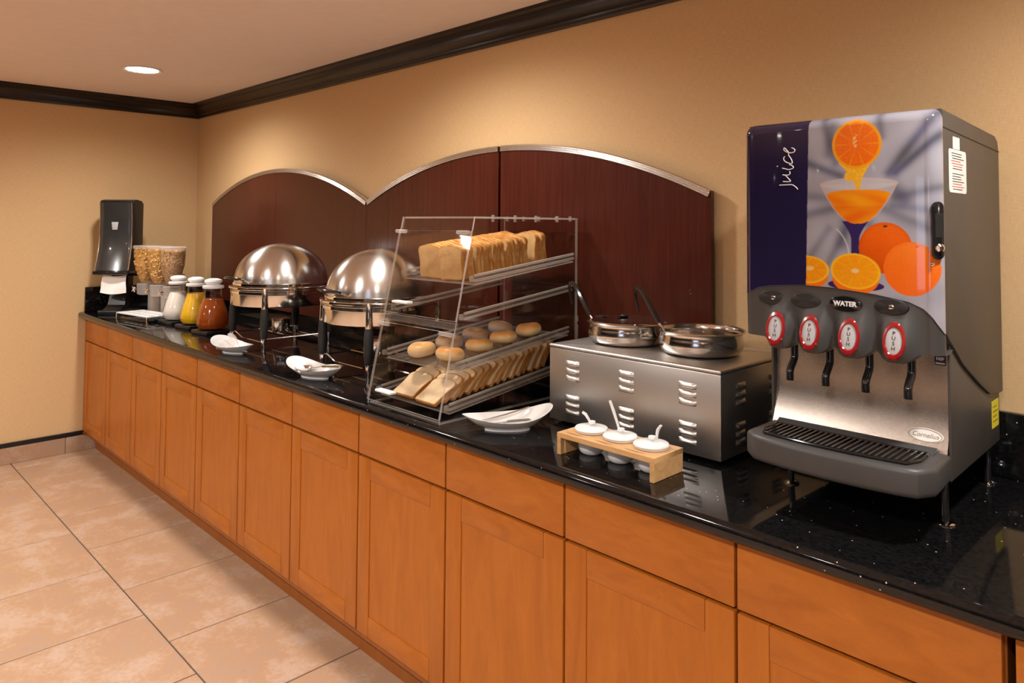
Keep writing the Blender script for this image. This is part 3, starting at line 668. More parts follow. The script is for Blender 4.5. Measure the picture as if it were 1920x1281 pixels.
# ------------------------------------------------------------------ sliced bread
def slice_mesh(name, w, h, t, crumb, crust, dome=.012):
    pts = []
    for i in range(5): a = -PI / 2 + PI / 2 * i / 4; pts.append((w / 2 - .008 + .008 * math.cos(a), .008 + .008 * math.sin(a)))
    pts += [(w / 2 - .002, h * .45)]
    for i in range(7): a = -.5 + (PI / 2 + .5) * i / 6; pts.append((w / 2 - .018 + .022 * math.cos(a), h - .024 + .020 * math.sin(a)))
    for i in range(1, 4): u = i / 4; pts.append(((w / 2 - .018) * (1 - u), h - .004 + dome * math.sin(u * PI / 2) * .6))
    full = pts + [(-x, z) for x, z in reversed(pts)]
    g = G(); n = len(full)
    def ring(y, s): return [g.bm.verts.new((x * s, y, h / 2 + (z - h / 2) * s)) for x, z in full]
    A0, A, B, B0 = ring(-t / 2, .945), ring(-t / 2 + .0012, 1), ring(t / 2 - .0012, 1), ring(t / 2, .945)
    g.bm.faces.new(A0).material_index = 0; g.bm.faces.new(B0[::-1]).material_index = 0
    for P, Q in ((A0, A), (A, B), (B, B0)):
        for i in range(n): g.bm.faces.new((P[i], P[(i + 1) % n], Q[(i + 1) % n], Q[i])).material_index = 1
    return g.mesh(name, [crumb, crust])
sw = slice_mesh('bread_slice', .108, .112, .0135, M_crumbd, M_crust)
sb = slice_mesh('bread_slice', .112, .112, .0115, M_crumb, M_crustb, .008)
rnd = random.Random(5)
BS = 'bread_slice'
def label_for(row, shelf, k, n):
    side = 'left' if row == 0 else 'right'
    words = ['front', 'second', 'third', 'fourth', 'fifth', 'sixth', 'seventh', 'eighth', 'ninth', 'tenth', 'eleventh', 'twelfth', 'thirteenth', 'fourteenth', 'fifteenth', 'sixteenth', 'seventeenth', 'eighteenth', 'nineteenth', 'twentieth', 'twenty-first', 'twenty-second', 'twenty-third', 'twenty-fourth']
    kind = 'upright golden wheat bread slice' if shelf == 'upper' else 'reclining white bread slice with brown crust'
    pos = 'rearmost' if k == n - 1 else (words[k] + (' from front' if k else ''))
    return '%s, %s in %s row on %s shelf' % (kind, pos, side, shelf)
for row, (x, ys, n) in enumerate(((3.452, -.538, 20), (3.570, -.545, 21))):
    y = ys
    for k in range(n):
        lean = rnd.uniform(-.025, .05) - .02; dz = 0
        if row == 1 and k == n - 4: y += .028; lean = .10
        o = link(BS, sw, None, (x + rnd.uniform(-.008, .006), y, zsh(1.312, -.565, y) + .0055), (.10 - lean, rnd.uniform(-.04, .04), rnd.uniform(-.07, .07)))
        tag(o, label_for(row, 'upper', k, n), 'bread slice', 'golden bread slices on the upper shelf'); y += .0186 if row == 1 else .0186
for row, (x, ys, n) in enumerate(((3.455, -.655, 15), (3.585, -.662, 16))):
    y = ys
    for k in range(n):
        tilt = math.radians(max(53 - 1.6 * k, 32)) if k else math.radians(58)
        o = link(BS, sb, None, (x + rnd.uniform(-.006, .006), y, zsh(.926, -.662, y) + .0055 + .012 * math.sin(tilt) * .5), (-tilt, rnd.uniform(-.01, .01), rnd.uniform(-.05, .05)))
        tag(o, label_for(row, 'bottom', k, n), 'bread slice', 'white bread slices on the bottom shelf'); y += .0325
# ------------------------------------------------------------------ bagels
def bagel_mesh(mt, seed):
    g = G(); rr = random.Random(seed); rows = []
    n1, n2 = 36, 16; ph = rr.random() * 6
    for j in range(n2):
        b = 2 * PI * j / n2; row = []
        for i in range(n1):
            a = 2 * PI * i / n1; Rm = .0275 * (1 + .04 * math.sin(2 * a + ph)); rt = .0205 * (1 + .05 * math.sin(3 * a + ph))
            row.append(((Rm + rt * math.cos(b)) * math.cos(a), (Rm + rt * math.cos(b)) * math.sin(a), .020 + (rt * 1.02 if math.sin(b) > 0 else rt * .93) * math.sin(b)))
        rows.append(row)
    rows.append(rows[0]); V = g.grid(rows, closed=True); bmesh.ops.remove_doubles(g.bm, verts=g.bm.verts[:], dist=1e-6)
    return g.mesh('bagel', mt)
bag = [(3.452, -.575, M_bpale, 'pale speckled bagel at the front left of the middle shelf'), (3.458, -.462, M_bblue, 'brown-grey blueberry bagel, second in left row of middle shelf'), (3.462, -.345, M_bblue, 'grey blueberry bagel, third in left row of middle shelf'), (3.462, -.222, M_bblue, 'grey blueberry bagel at the back left of middle shelf'),
       (3.588, -.568, M_bgold, 'golden bagel at the front right of the middle shelf'), (3.592, -.442, M_bgold, 'golden plain bagel, second in right row of middle shelf'), (3.590, -.322, M_bgold, 'golden plain bagel, third in right row of middle shelf'), (3.592, -.198, M_bgold, 'deep golden bagel at the back right of middle shelf')]
for i, (x, y, mt, lab) in enumerate(bag):
    o = link('bagel', bagel_mesh(mt, i), None, (x, y, zsh(1.045, -.649, y) + .0052), (.12, 0, i * .8)); tag(o, lab, 'bagel', 'bagels on the middle shelf')
    if mt is M_bblue:
        g = G(); rr = random.Random(i)
        for k in range(16):
            a = rr.random() * 6.28; b = rr.uniform(-.2, 2.2); q = .0275 + .0202 * math.cos(b)
            g.lathe([(0, -.0015), (.0022, 0), (0, .0015)], (q * math.cos(a), q * math.sin(a), .020 + .0204 * math.sin(b)), 6)
        part('blueberry', g, M_navy, o, kind='stuff')

# ================================================================== food warmer and pots
wx0, wx1, wy0, wy1, wz0, wz1 = 3.918, 4.495, -.445, -.060, CT, 1.142
wm = thing('food_warmer', 'brushed stainless double-well countertop food warmer with louvred sides', 'food warmer', ((wx0 + wx1) / 2, (wy0 + wy1) / 2, CT))
WXc, WYc = (wx0 + wx1) / 2, (wy0 + wy1) / 2; hx, hy = (wx1 - wx0) / 2, (wy1 - wy0) / 2
part('body', G().box(-hx, hx, -hy, hy, .012, .226, .0025), M_ssb, wm)
part('top_deck', G().prism(rrect(-hx - .002, hx + .002, -hy - .002, hy + .002, .004), 'z', .2265, wz1 - CT, .0065, seg=3), M_sst, wm)
for x in (-hx + .04, hx - .04):
    for y in (-hy + .04, hy - .04): part('foot', G().lathe([(0, .0005), (.015, .0005), (.017, .012), (0, .012)], (x, y, 0), 16), M_blkm, wm)
def louver_mesh(w=.052):
    g = G(); rows = []
    for i in range(9):
        u = -1 + 2 * i / 8; hgt = .0072 * (1 - abs(u) ** 4) ** .5
        rows.append([(u * w / 2, -hgt * math.sin(b), .0075 * math.cos(b) - .002 * math.sin(b)) for b in [PI * j / 6 for j in range(7)]])
    g.grid(rows); return g.mesh('louver', M_ssb)
lm = louver_mesh()
for cxx in (4.010, 4.205, 4.400):
    for z in (1.092, 1.0705, 1.049, .991, .970, .949): link('louver', lm, wm, (cxx - WXc, -hy - .0002, z - CT))
for cyy in (-.345, -.16):
    for z in (1.092, 1.0705, 1.049, .991, .970, .949): link('louver', lm, wm, (hx + .0002, cyy - WYc, z - CT), (0, 0, PI / 2))
def pot(loc, lab, lidded):
    t = thing('inset_pot', lab, 'pot', loc)
    P = [(0, .002), (.095, .002), (.108, .008), (.1165, .022), (.119, .040), (.1165, .058), (.1145, .070), (.116, .076), (.123, .080), (.1245, .083), (.122, .086)]
    K = .80
    P = [(r, z * K) for r, z in P]
    part('pot_wall', G().lathe(P + [(r, z * K) for r, z in [(.117, .083), (.1125, .072), (.1135, .058), (.1155, .040), (.112, .022), (.100, .010), (0, .010)]], seg=64), M_ss, t)
    if lidded:
        dz = -.086 * (1 - K)
        ld = part('lid', G().lathe([(0, .092), (.02, .092), (.05, .089), (.095, .087), (.104, .0885), (.119, .0885), (.121, .087), (.119, .0865)], seg=56), M_ss, t, (0, 0, dz))
        part('lid_knob', G().lathe([(0, .101), (.016, .100), (.020, .097), (.014, .093), (.010, .0915)], (-.02, .01, 0), 20), M_blkg, ld)
        part('ladle_notch', G().box(-.118, -.085, -.012, .012, .088, .0895, .002), M_dark, ld)
    return t
pot((4.072, -.262, wz1 + .0002), 'steel inset pot with lid on left side of the warmer', True)
pot((4.325, -.255, wz1 + .0002), 'open steel inset pot without lid on right side of the warmer', False)
def ladle(loc, rz, lab, hook):
    t = thing('ladle', lab, 'ladle', loc, rz)
    part('handle', G().tube([(0, 0, 0), (-.025, 0, .045), (-.05, 0, .088), (-.060, 0, .098), (-.069, 0, .096), (-.071, 0, .085), (-.066, 0, .055), (-.060, 0, .03)], [.008, .0088, .008, .007, .006, .005, .0042, .0032], 8), M_blkg, t)
    part('shank', G().tube([(0, 0, 0), (.022, 0, -.032), (.035, 0, -.055)], .0035, 8), M_ss, t)
    part('bowl', G().lathe([(0, -.02), (.015, -.017), (.024, -.005), (.026, .006), (.023, -.004), (.013, -.014), (0, -.017)], (.050, 0, -.050), 20), M_ss, t)
    return t
ladle((3.972, -.318, 1.222), math.radians(18), 'black-handled ladle in the lidded left pot', 1)
ladle((4.222, -.310, 1.222), math.radians(18), 'black-handled ladle in the open right pot', 1)

# ================================================================== bamboo condiment stand
bx0, bx1, by0, by1 = 4.145, 4.446, -.664, -.540
bs = thing('condiment_stand', 'small bamboo bridge stand holding three white lidded condiment cups', 'stand', ((bx0 + bx1) / 2, (by0 + by1) / 2, CT))
BW, BD = (bx1 - bx0) / 2, (by1 - by0) / 2
cupx = (-.094, .0, .094)
def slot(cx): return [(cx - .034 + .068 * i / 8, -BD + .018 - .006 * math.sin(PI * i / 8)) for i in range(9)] + [(cx + .034 - .068 * i / 8, -BD + .018 + .001 * math.sin(PI * i / 8)) for i in range(1, 8)]
me = holed_plate([(-BW, -BD), (BW, -BD), (BW, BD), (-BW, BD)], [circ(c_, .010, .036, 36) for c_ in cupx] + [slot(c_ - .01) for c_ in cupx], .045, .057)
me.materials.clear(); me.materials.append(M_bamb); link('top_plank', me, bs)
for sx in (-1, 1): part('leg', G().box(min(sx * BW, sx * (BW - .012)), max(sx * BW, sx * (BW - .012)), -BD, BD, .0005, .0448, .0008, 1), M_bamb, bs)
pos = ['left', 'middle', 'right']
cup0 = None
for i, c_ in enumerate(cupx):
    X, Y = (bx0 + bx1) / 2 + c_, (by0 + by1) / 2 + .010
    lab = 'white porcelain condiment cup with flat lid, %s of three in bamboo stand' % pos[i]
    if cup0 is None:
        cup0 = thing('condiment_cup', lab, 'cup', (X, Y, CT), 0, 'condiment cups in the bamboo stand')
        part('cup_body', G().lathe([(0, .0015), (.024, .0015), (.031, .007), (.0345, .018), (.035, .045), (.035, .0575), (.042, .0585), (.0425, .0605), (.040, .062), (.032, .062), (.031, .02), (0, .008)], seg=40), M_white, cup0)
        part('lid', G().lathe([(.030, .0622), (.0435, .0625), (.0445, .065), (.042, .068), (.025, .071), (0, .072)], seg=40), M_white, cup0)
        part('lid_knob', G().lathe([(.004, .071), (.006, .075), (.010, .079), (.009, .084), (0, .086)], (.002, 0, 0), 20), M_white, cup0)
    else: dup(cup0, (X, Y, CT), (0, 0, .3 * i), lab)
    if i == 0: pts = [(-.012, .012, .0745), (-.020, .012, .083), (-.028, .010, .094), (-.036, .006, .099)]; rs = [.004, .0045, .0055, .0045]
    elif i == 1: pts = [(-.012, .012, .0745), (-.018, .01, .095), (-.028, .008, .122), (-.038, .006, .146)]; rs = [.004, .0042, .005, .0045]
    else: pts = [(.006, .014, .0745), (.006, .016, .086), (.008, .017, .098), (.016, .018, .109)]; rs = [.004, .005, .0062, .005]
    o = part('condiment_spoon', G().tube(pts, rs, 10, flat=.6), M_white, None, (X, Y, CT)); tag(o, ['short curved white spoon handle in left condiment cup', 'long straight white spoon handle in middle condiment cup', 'short upright white spoon handle in right condiment cup'][i], 'spoon', 'white spoons in the condiment cups')

# ================================================================== juice machine
HX0, HX1 = 4.602, 5.012; YBK = -.506; PLK = 1.565 / 1.585; HC_ = (HX0 + HX1) / 2; HW = (HX1 - HX0) / 2
jm = thing('juice_dispenser', 'large grey four-nozzle juice dispenser with printed orange fruit front', 'juice dispenser', (HC_, -.28, CT))
JX, JY, JZ = HC_, -.28, CT
def jput(name, g, mats, parent=None, **k): g.xf(Matrix.Translation((-JX, -JY, -JZ))); return part(name, g, mats, parent or jm, **k)
side = [(-.507, 1.738), (-.09, 1.722), (-.065, 1.712), (-.056, 1.69), (-.056, 1.118), (-.10, 1.119), (-.17, 1.129), (-.242, 1.157), (-.32, 1.192), (-.385, 1.222), (-.44, 1.258), (-.475, 1.279), (-.507, 1.302)]
jput('upper_shell', G().prism(side, 'x', HX0 + .004, HX1, .0035), M_greyp, ang=25)
jput('lid_seam', G().prism([(-.505, 1.7005), (-.0555, 1.6845), (-.0555, 1.687), (-.505, 1.703)], 'x', HX1 - .003, HX1 + .0004), M_dark)
low = [(-.452, 1.0), (-.065, 1.0), (-.065, 1.16), (-.44, 1.262), (-.452, 1.262)]
jput('lower_body', G().prism([(-.430, 1.0), (-.070, 1.002), (-.070, 1.20), (-.40, 1.27), (-.430, 1.27)], 'x', 4.640, 5.001), M_greyp, ang=25)
for xa, xb in ((4.634, 4.640), (5.001, 5.006)): jput('side_skin', G().prism([(-.458, 1.002), (-.066, 1.006), (-.066, 1.22), (-.3, 1.25), (-.458, 1.29)], 'x', xa, xb, .001), M_greyp, ang=25)
# stainless splash panel, gently concave
rows = []
for i in range(15):
    z = 1.285 - .232 * i / 14; yy = -.440 - .006 * (i / 14) - .020 * max((i - 8) / 6, 0) ** 2
    rows.append([(4.6405 + .360 * j / 4, yy, z) for j in range(5)])
g = G(); g.grid(rows); jput('splash_panel', g, M_sspl)
# drip tray
def front(x): u = (x - 4.826) / .18; return -.632 + .020 * u * u + .012 * abs(u) ** 6 * .6
xs = [4.644 + .364 * i / 20 for i in range(21)]
outl = [(4.638, -.46)] + [(4.638, -.585)] + [(x, front(x)) for x in xs[1:-1]] + [(5.012, -.572), (5.006, -.46)]
jput('drip_tray', G().prism(outl, 'z', 1.000, 1.056, .011, seg=4), M_grey, ang=40)
gx0, gx1, gy0, gy1 = 4.672, 4.978, -.606, -.505
def gfront(x): u = (x - 4.826) / .16; return gy0 - .004 + .016 * u * u
well = [(gx0, gy1), (gx0 - .002, -.56)] + [(x, gfront(x)) for x in [gx0 + .012 + (gx1 - gx0 - .024) * i / 12 for i in range(13)]] + [(gx1 + .002, -.56), (gx1, gy1)]
gr = jput('drip_grate', G().prism(well, 'z', 1.0562, 1.0575), M_dark)
nb = 26
for i in range(nb):
    x = gx0 + .008 + (gx1 - gx0 - .016) * i / (nb - 1)
    jput('grate_bar', G().box(x - .0018, x + .0018, gfront(x) + .004, gy1 - .003, 1.058, 1.0625), M_blkg, gr, smooth=False)
ring = [(p[0], p[1], 1.0602) for p in well] + [(well[0][0], well[0][1], 1.0602)]
jput('grate_rim', G().tube(ring, .0028, 8), M_blkg, gr)
jput('splash_foot', G().prism([(-.500, 1.0563), (-.478, 1.0563), (-.474, 1.066), (-.482, 1.062)], 'x', 4.660, 4.985), M_grey)
for x in (4.664, 4.984):
    for y in (-.425, -.085):
        jput('foot', G().lathe([(0, .9055), (.018, .9055), (.018, .908), (.009, .912), (0, .912)], (x, y, 0), 20), M_chrome); jput('foot_post', G().lathe([(0, .9121), (.0075, .9121), (.0075, .99), (.010, .9995), (0, .9995)], (x, y, 0), 20), M_blkg)

# --- head: rounded front skin
BX = [4.697, 4.775, 4.855, 4.937]
def outline(s):      # s 0..1 from the left side, round the front, to the right side
    rc = .026; yb = YBK
    # a lengths: side stub .006, corner arc, front, corner, stub
    fw = 2 * (HW - rc); arc = PI / 2 * rc; tot = 2 * arc + fw; d = s * tot
    if d < arc: a = d / rc; return HX0 + rc - rc * math.cos(a), yb - rc * math.sin(a) - 0
    if d > tot - arc: a = (tot - d) / rc; return HX1 - rc + rc * math.cos(a), yb - rc * math.sin(a)
    x = HX0 + rc + (d - arc); u = (x - HC_) / (HW - rc); return x, yb - rc - .020 * (1 - u * u)
def zb(x):
    x = 5.432 + (x - 5.432) / PLK; return 1.5045 + (zb0(x) - 1.5045) * PLK
def zb0(x):
    P = [(4.606, 1.350), (4.63, 1.362), (4.662, 1.369), (4.735, 1.376), (4.804, 1.3745), (4.89, 1.366), (4.95, 1.355), (4.975, 1.343), (4.990, 1.327), (5.003, 1.303), (5.010, 1.284), (5.012, 1.278)]
    for (a, za), (b, zb_) in zip(P, P[1:]):
        if x <= b: u = max((x - a) / (b - a), 0); return za + (zb_ - za) * u
    return P[-1][1]
def bulge(x, z):
    v = 0
    for b in BX: v = max(v, math.exp(-((x - b) / .030) ** 4) * math.exp(-((z - 1.268) / .047) ** 2))
    return v
NS = 330; sv = [i / NS for i in range(NS + 1)]
PRINT = {}
def head_pt(s, t, top=1.739):
    """t 0..1 from the seam zb up over the rounded top edge"""
    x, y = outline(s); z0 = zb(x); r = .024; zt = top - r
    if t < .94: return (x, y, z0 + (zt - z0) * t / .94)
    a = (t - .94) / .06 * PI / 2; d = r * (1 - math.cos(a)); f = 1 - d / .10
    yb = YBK
    return (HC_ + (x - HC_) * (1 - d / HW * .7), yb + (y - yb) * (1 - d / r * .95), zt + r * math.sin(a))
# printed picture, painted per vertex as a function of the panel's own (x, z)
def mixc(a, b, t): t = min(max(t, 0), 1); return tuple(a[i] + (b[i] - a[i]) * t for i in range(3))
def ell(x, z, cx, cz, rx, rz, rot=0):
    dx, dz = x - cx, z - cz
    if rot: c, s_ = math.cos(rot), math.sin(rot); dx, dz = dx * c + dz * s_, -dx * s_ + dz * c
    return math.hypot(dx / rx, dz / rz)
def seg_d(px, pz, a, b):
    vx, vz = b[0] - a[0], b[1] - a[1]; L = vx * vx + vz * vz; t = max(0, min(1, ((px - a[0]) * vx + (pz - a[1]) * vz) / L)); return math.hypot(px - a[0] - t * vx, pz - a[1] - t * vz)
def hsh(x, z): v = math.sin(x * 12.9898e2 + z * 78.233e2) * 43758.5453; return v - math.floor(v)
PR = {}
STROKES = [[(4.688, 1.597), (4.702, 1.597), (4.717, 1.597), (4.724, 1.594), (4.729, 1.59), (4.732, 1.586)], [(4.697, 1.605), (4.707, 1.604), (4.715, 1.605), (4.71, 1.611), (4.703, 1.618), (4.696, 1.62), (4.703, 1.619), (4.71, 1.619), (4.714, 1.622), (4.713, 1.627)], [(4.695, 1.635), (4.703, 1.633), (4.711, 1.631), (4.72, 1.633), (4.722, 1.636), (4.718, 1.64), (4.712, 1.642)], [(4.682, 1.64), (4.684, 1.64)], [(4.702, 1.661), (4.699, 1.658), (4.7, 1.652), (4.707, 1.647), (4.718, 1.644), (4.719, 1.649), (4.716, 1.656), (4.711, 1.663), (4.711, 1.669), (4.706, 1.675), (4.701, 1.68), (4.699, 1.678), (4.701, 1.674), (4.708, 1.67), (4.716, 1.668), (4.723, 1.669), (4.726, 1.673), (4.723, 1.677), (4.718, 1.679)]]
GREYL = (0.27, 0.265, 0.31); SH = (0.036, 0.038, 0.044); SHB = (0.075, 0.078, 0.15); WH = (0.37, 0.365, 0.42)
SKIN = (0.80, 0.155, 0.010); SKIN2 = (0.86, 0.215, 0.022); FLESH = (0.74, 0.13, 0.010); RIM = (0.70, 0.29, 0.012); FLY = (0.78, 0.30, 0.010); RIMY = (0.80, 0.46, 0.03); JUI = (0.78, 0.27, 0.008)
PURP = (0.016, 0.012, 0.048)
STALKS = [((4.918, 1.615), (5.003, 1.735), .011, .8), ((4.930, 1.615), (5.018, 1.700), .010, .85), ((4.790, 1.735), (4.815, 1.64), .010, .6), ((4.900, 1.735), (4.905, 1.69), .009, .55), ((4.748, 1.645), (4.825, 1.612), .010, .75),
          ((4.80, 1.66), (4.81, 1.72), .012, .5), ((4.925, 1.585), (4.945, 1.56), .016, .7), ((4.93, 1.565), (5.01, 1.585), .010, .55), ((4.925, 1.548), (5.01, 1.535), .010, .5), ((4.90, 1.545), (5.0, 1.495), .011, .5),
          ((4.748, 1.57), (4.80, 1.565), .012, .5), ((4.752, 1.53), (4.815, 1.545), .012, .6), ((4.79, 1.41), (4.835, 1.50), .009, .5), ((4.752, 1.43), (4.80, 1.50), .010, .45), ((4.825, 1.47), (4.838, 1.52), .014, .6), ((4.885, 1.49), (4.875, 1.525), .012, .6)]
def picture(x, z):
    """printed fruit picture: colours for arrays of panel coordinates"""
    x = 5.432 + (x - 5.432) / PLK; z = 1.5045 + (z - 1.5045) / PLK
    A = lambda c: np.array(c, float)
    def mx(c, b, t): t = np.clip(t, 0, 1)[:, None] if isinstance(t, np.ndarray) else t; return c + (b - c) * t
    def el(cx, cz, rx, rz, rot=0):
        dx, dz = x - cx, z - cz
        if rot: q, r = math.cos(rot), math.sin(rot); dx, dz = dx * q + dz * r, -dx * r + dz * q
        return np.hypot(dx / rx, dz / rz)
    def put(c, mask, col): return np.where(mask[:, None], col, c)
    n = .5 + .25 * np.sin(x * 61 + z * 37) + .25 * np.sin(x * 31 - z * 83 + 1.3)
    fine = .5 + .5 * np.sin(x * 410 + 3 * np.sin(z * 170)) * np.sin(z * 370 + 2 * np.sin(x * 230))
    c = mx(np.tile(A(GREYL), (len(x), 1)), A(WH), n * .6)
    for a, b, wd, st in STALKS:
        vx, vz = b[0] - a[0], b[1] - a[1]; t = np.clip(((x - a[0]) * vx + (z - a[1]) * vz) / (vx * vx + vz * vz), 0, 1)
        d = np.hypot(x - a[0] - t * vx, z - a[1] - t * vz)
        c = mx(c, mx(np.tile(A(SH), (len(x), 1)), A(SHB), n), st * np.exp(-(d / wd) ** 2))
    # glass bowl: convex sides narrowing to the stem
    u = np.clip((z - 1.511) / (1.594 - 1.511), 0, 1); hw = .008 + .068 * u ** .54; ax = np.abs(x - 4.858)
    inb = (z > 1.511) & (z < 1.594) & (ax < hw)
    c = np.where(inb[:, None], mx(c, A((0.40, 0.36, 0.36)), .7), c)
    rim = el(4.858, 1.594, .076, .013)
    c = np.where((rim < 1)[:, None], mx(c, A((0.44, 0.41, 0.42)), .65), c)
    c = np.where(((inb & (ax > hw - .0025)) | ((rim > .95) & (rim < 1.02)))[:, None], mx(c, A((0.42, 0.30, 0.27)), .6), c)
    surf = el(4.858, 1.573, .061, .009)
    jm_ = (inb & (z < 1.573) & (ax < hw - .003)) | (surf < 1)
    swirl = .5 + .5 * np.sin(x * 75 + 2.5 * np.sin(z * 60)) * np.sin(z * 85 + 1)
    c = put(c, jm_, mx(np.tile(A((0.66, 0.26, 0.008)), (len(x), 1)), A((0.60, 0.115, 0.006)), swirl * .8 + (z < 1.548) * .3))
    # stem and foot of the glass
    hs = .008 + .020 * np.clip((z - 1.478) / .040, 0, 1) ** 1.6 + .004 * np.clip((1.44 - z) / .03, 0, 1)
    st_ = (z > 1.40) & (z < 1.516) & (np.abs(x - 4.853) < hs) & ~jm_
    c = put(c, st_, A((0.030, 0.018, 0.085))); c = put(c, el(4.852, 1.383, .055, .012) < 1, A((0.032, 0.018, 0.075)))
    dlf = np.abs(np.hypot((x - 4.775) / 1.0, (z - 1.44) / 1.15) - .066)
    c = np.where(((dlf < .0012) & (x > 4.79) & (z > 1.40) & (z < 1.50))[:, None], mx(c, A((0.55, 0.54, 0.58)), .6), c)
    def orange(c, cx, cz, rx, rz, base, hi, lo):
        e = el(cx, cz, rx, rz); k = np.clip(.5 + (z - cz) / rz * .45 + (x - cx) / rx * .1, 0, 1)
        col = mx(mx(np.tile(A(lo), (len(x), 1)), A(base), k * 1.6), A(hi), (k - .55) * 1.3); col = mx(col, A(lo), (e - .82) * 3)
        col = col * (.97 + .06 * fine[:, None]); return put(c, e < 1, col)
    c = orange(c, 4.909, 1.462, .049, .052, (0.62, 0.095, 0.005), (0.66, 0.13, 0.012), (0.46, 0.055, 0.004))
    c = put(c, el(4.910, 1.506, .0045, .0022) < 1, A((0.10, 0.03, 0.01)))
    c = orange(c, 4.955, 1.421, .049, .054, (0.68, 0.135, 0.010), (0.70, 0.21, 0.025), (0.66, 0.115, 0.010))
    c = put(c, el(4.966, 1.466, .003, .0018) < 1, A((0.30, 0.08, 0.01)))
    def cut(c, cx, cz, rx, rz, rot, fl, fl2, rimc, n_, w, skin):
        if skin: c = put(c, (el(cx, cz - .012, rx * .95, rz) < 1) & (z < cz), A((0.68, 0.14, 0.010)))
        e = el(cx, cz, rx, rz, rot); an = np.arctan2((z - cz) / rz, (x - cx) / rx)
        seg = .5 + .5 * np.cos(n_ * an); line = np.clip((seg - .93) / .07, 0, 1) * np.clip(e * 3 - .4, 0, 1) * .55
        col = mx(np.tile(A(fl), (len(x), 1)), A(fl2), fine * .7); col = mx(col, A(rimc), line)
        col = mx(col, A(rimc), np.clip((e - w) / .03, 0, 1)); return put(c, e < 1, col)
    c = cut(c, 4.752, 1.411, .048, .030, 0, (0.70, 0.27, 0.008), (0.66, 0.20, 0.006), (0.70, 0.38, 0.020), 9, .86, True)
    c = put(c, el(4.757, 1.414, .010, .005) < 1, A((0.66, 0.44, 0.16)))
    c = cut(c, 4.852, 1.412, .049, .037, -.12, (0.70, 0.28, 0.008), (0.68, 0.22, 0.006), (0.70, 0.38, 0.015), 10, .88, True)
    c = put(c, el(4.852, 1.413, .008, .005) < 1, A((0.66, 0.44, 0.18)))
    # poured juice and the half orange above it
    tp = np.clip((z - 1.583) / (1.645 - 1.583), 0, 1)
    pour = (z > 1.583) & (z < 1.640) & (np.abs(x - 4.860 + .006 * tp) < .004 + .034 * tp ** 1.6) | (el(4.843, 1.610, .010, .010) < 1)
    c = put(c, pour, mx(np.tile(A((0.66, 0.32, 0.010)), (len(x), 1)), A((0.70, 0.40, 0.04)), fine))
    c = cut(c, 4.857, 1.677, .0485, .0515, 0, (0.64, 0.105, 0.006), (0.68, 0.15, 0.012), (0.66, 0.27, 0.010), 10, .87, False)
    c = put(c, (el(4.856, 1.684, .006, .014) < 1) & (fine > .62), A((0.66, 0.36, 0.12)))
    return put(c, x < 4.7585 - (1.753 - z) * .0248 + .0, A(PURP))
NT = 380
rows = [[head_pt(s, t) for s in sv] for t in [i / NT * .94 for i in range(NT)] + [.94 + .06 * i / 8 for i in range(9)]]
pts = np.array([p for r in rows for p in r]); flat = np.zeros((len(pts), 3))
for dx in (-.0004, .0004):
    for dz in (-.0004, .0004): flat += picture(pts[:, 0] + dx, pts[:, 2] + dz) / 4
g = G(); V = g.grid(rows); g.bm.verts.index_update()
lay = g.bm.verts.layers.float_color.new('print')
for v, q in zip(g.bm.verts, flat): v[lay] = (q[0], q[1], q[2], 1)
jput('front_panel', g, M_print, ang=60)
ty = outline(.5)[1]
jput('top_cover', G().prism([(-.478, 1.725), (-.09, 1.715), (-.09, 1.7235), (-.478, 1.7395)], 'x', HX0 + .006, HX1 - .004, .002), M_greyp)
# grey lower face with four swelling valve covers
rows = []
NB = 60
for k in range(NB + 1):
    t = k / NB; r = []
    for s in sv:
        x, y = outline(s); zt = zb(x); b0 = bulge(x, 1.268)
        zl = 1.256 - .019 * b0
        z = zt + (zl - zt) * t
        f = (YBK - y) / .05
        r.append((x, y + .004 * t - .027 * bulge(x, z), z))
    rows.append(r)
for q in (.25, .5, .75, 1.0): rows.append([(x, y + (-.46 - y) * q, z - .004 * math.sin(q * PI / 2) + .010 * q * q) for x, y, z in rows[NB]])
g = G(); g.grid(rows); face = jput('dispense_face', g, M_grey, ang=60)
jput('panel_seam', G().tube([(p[0], p[1] - .0002, p[2]) for p in [head_pt(s, 0) for s in sv[::4]]], .0011, 6), M_dark)
def fy(x, z):
    s = 0.5
    lo, hi = 0, 1
    for _ in range(40):
        s = (lo + hi) / 2
        if outline(s)[0] < x: lo = s
        else: hi = s
    return outline(s)[1] + .003 - .027 * bulge(x, z)
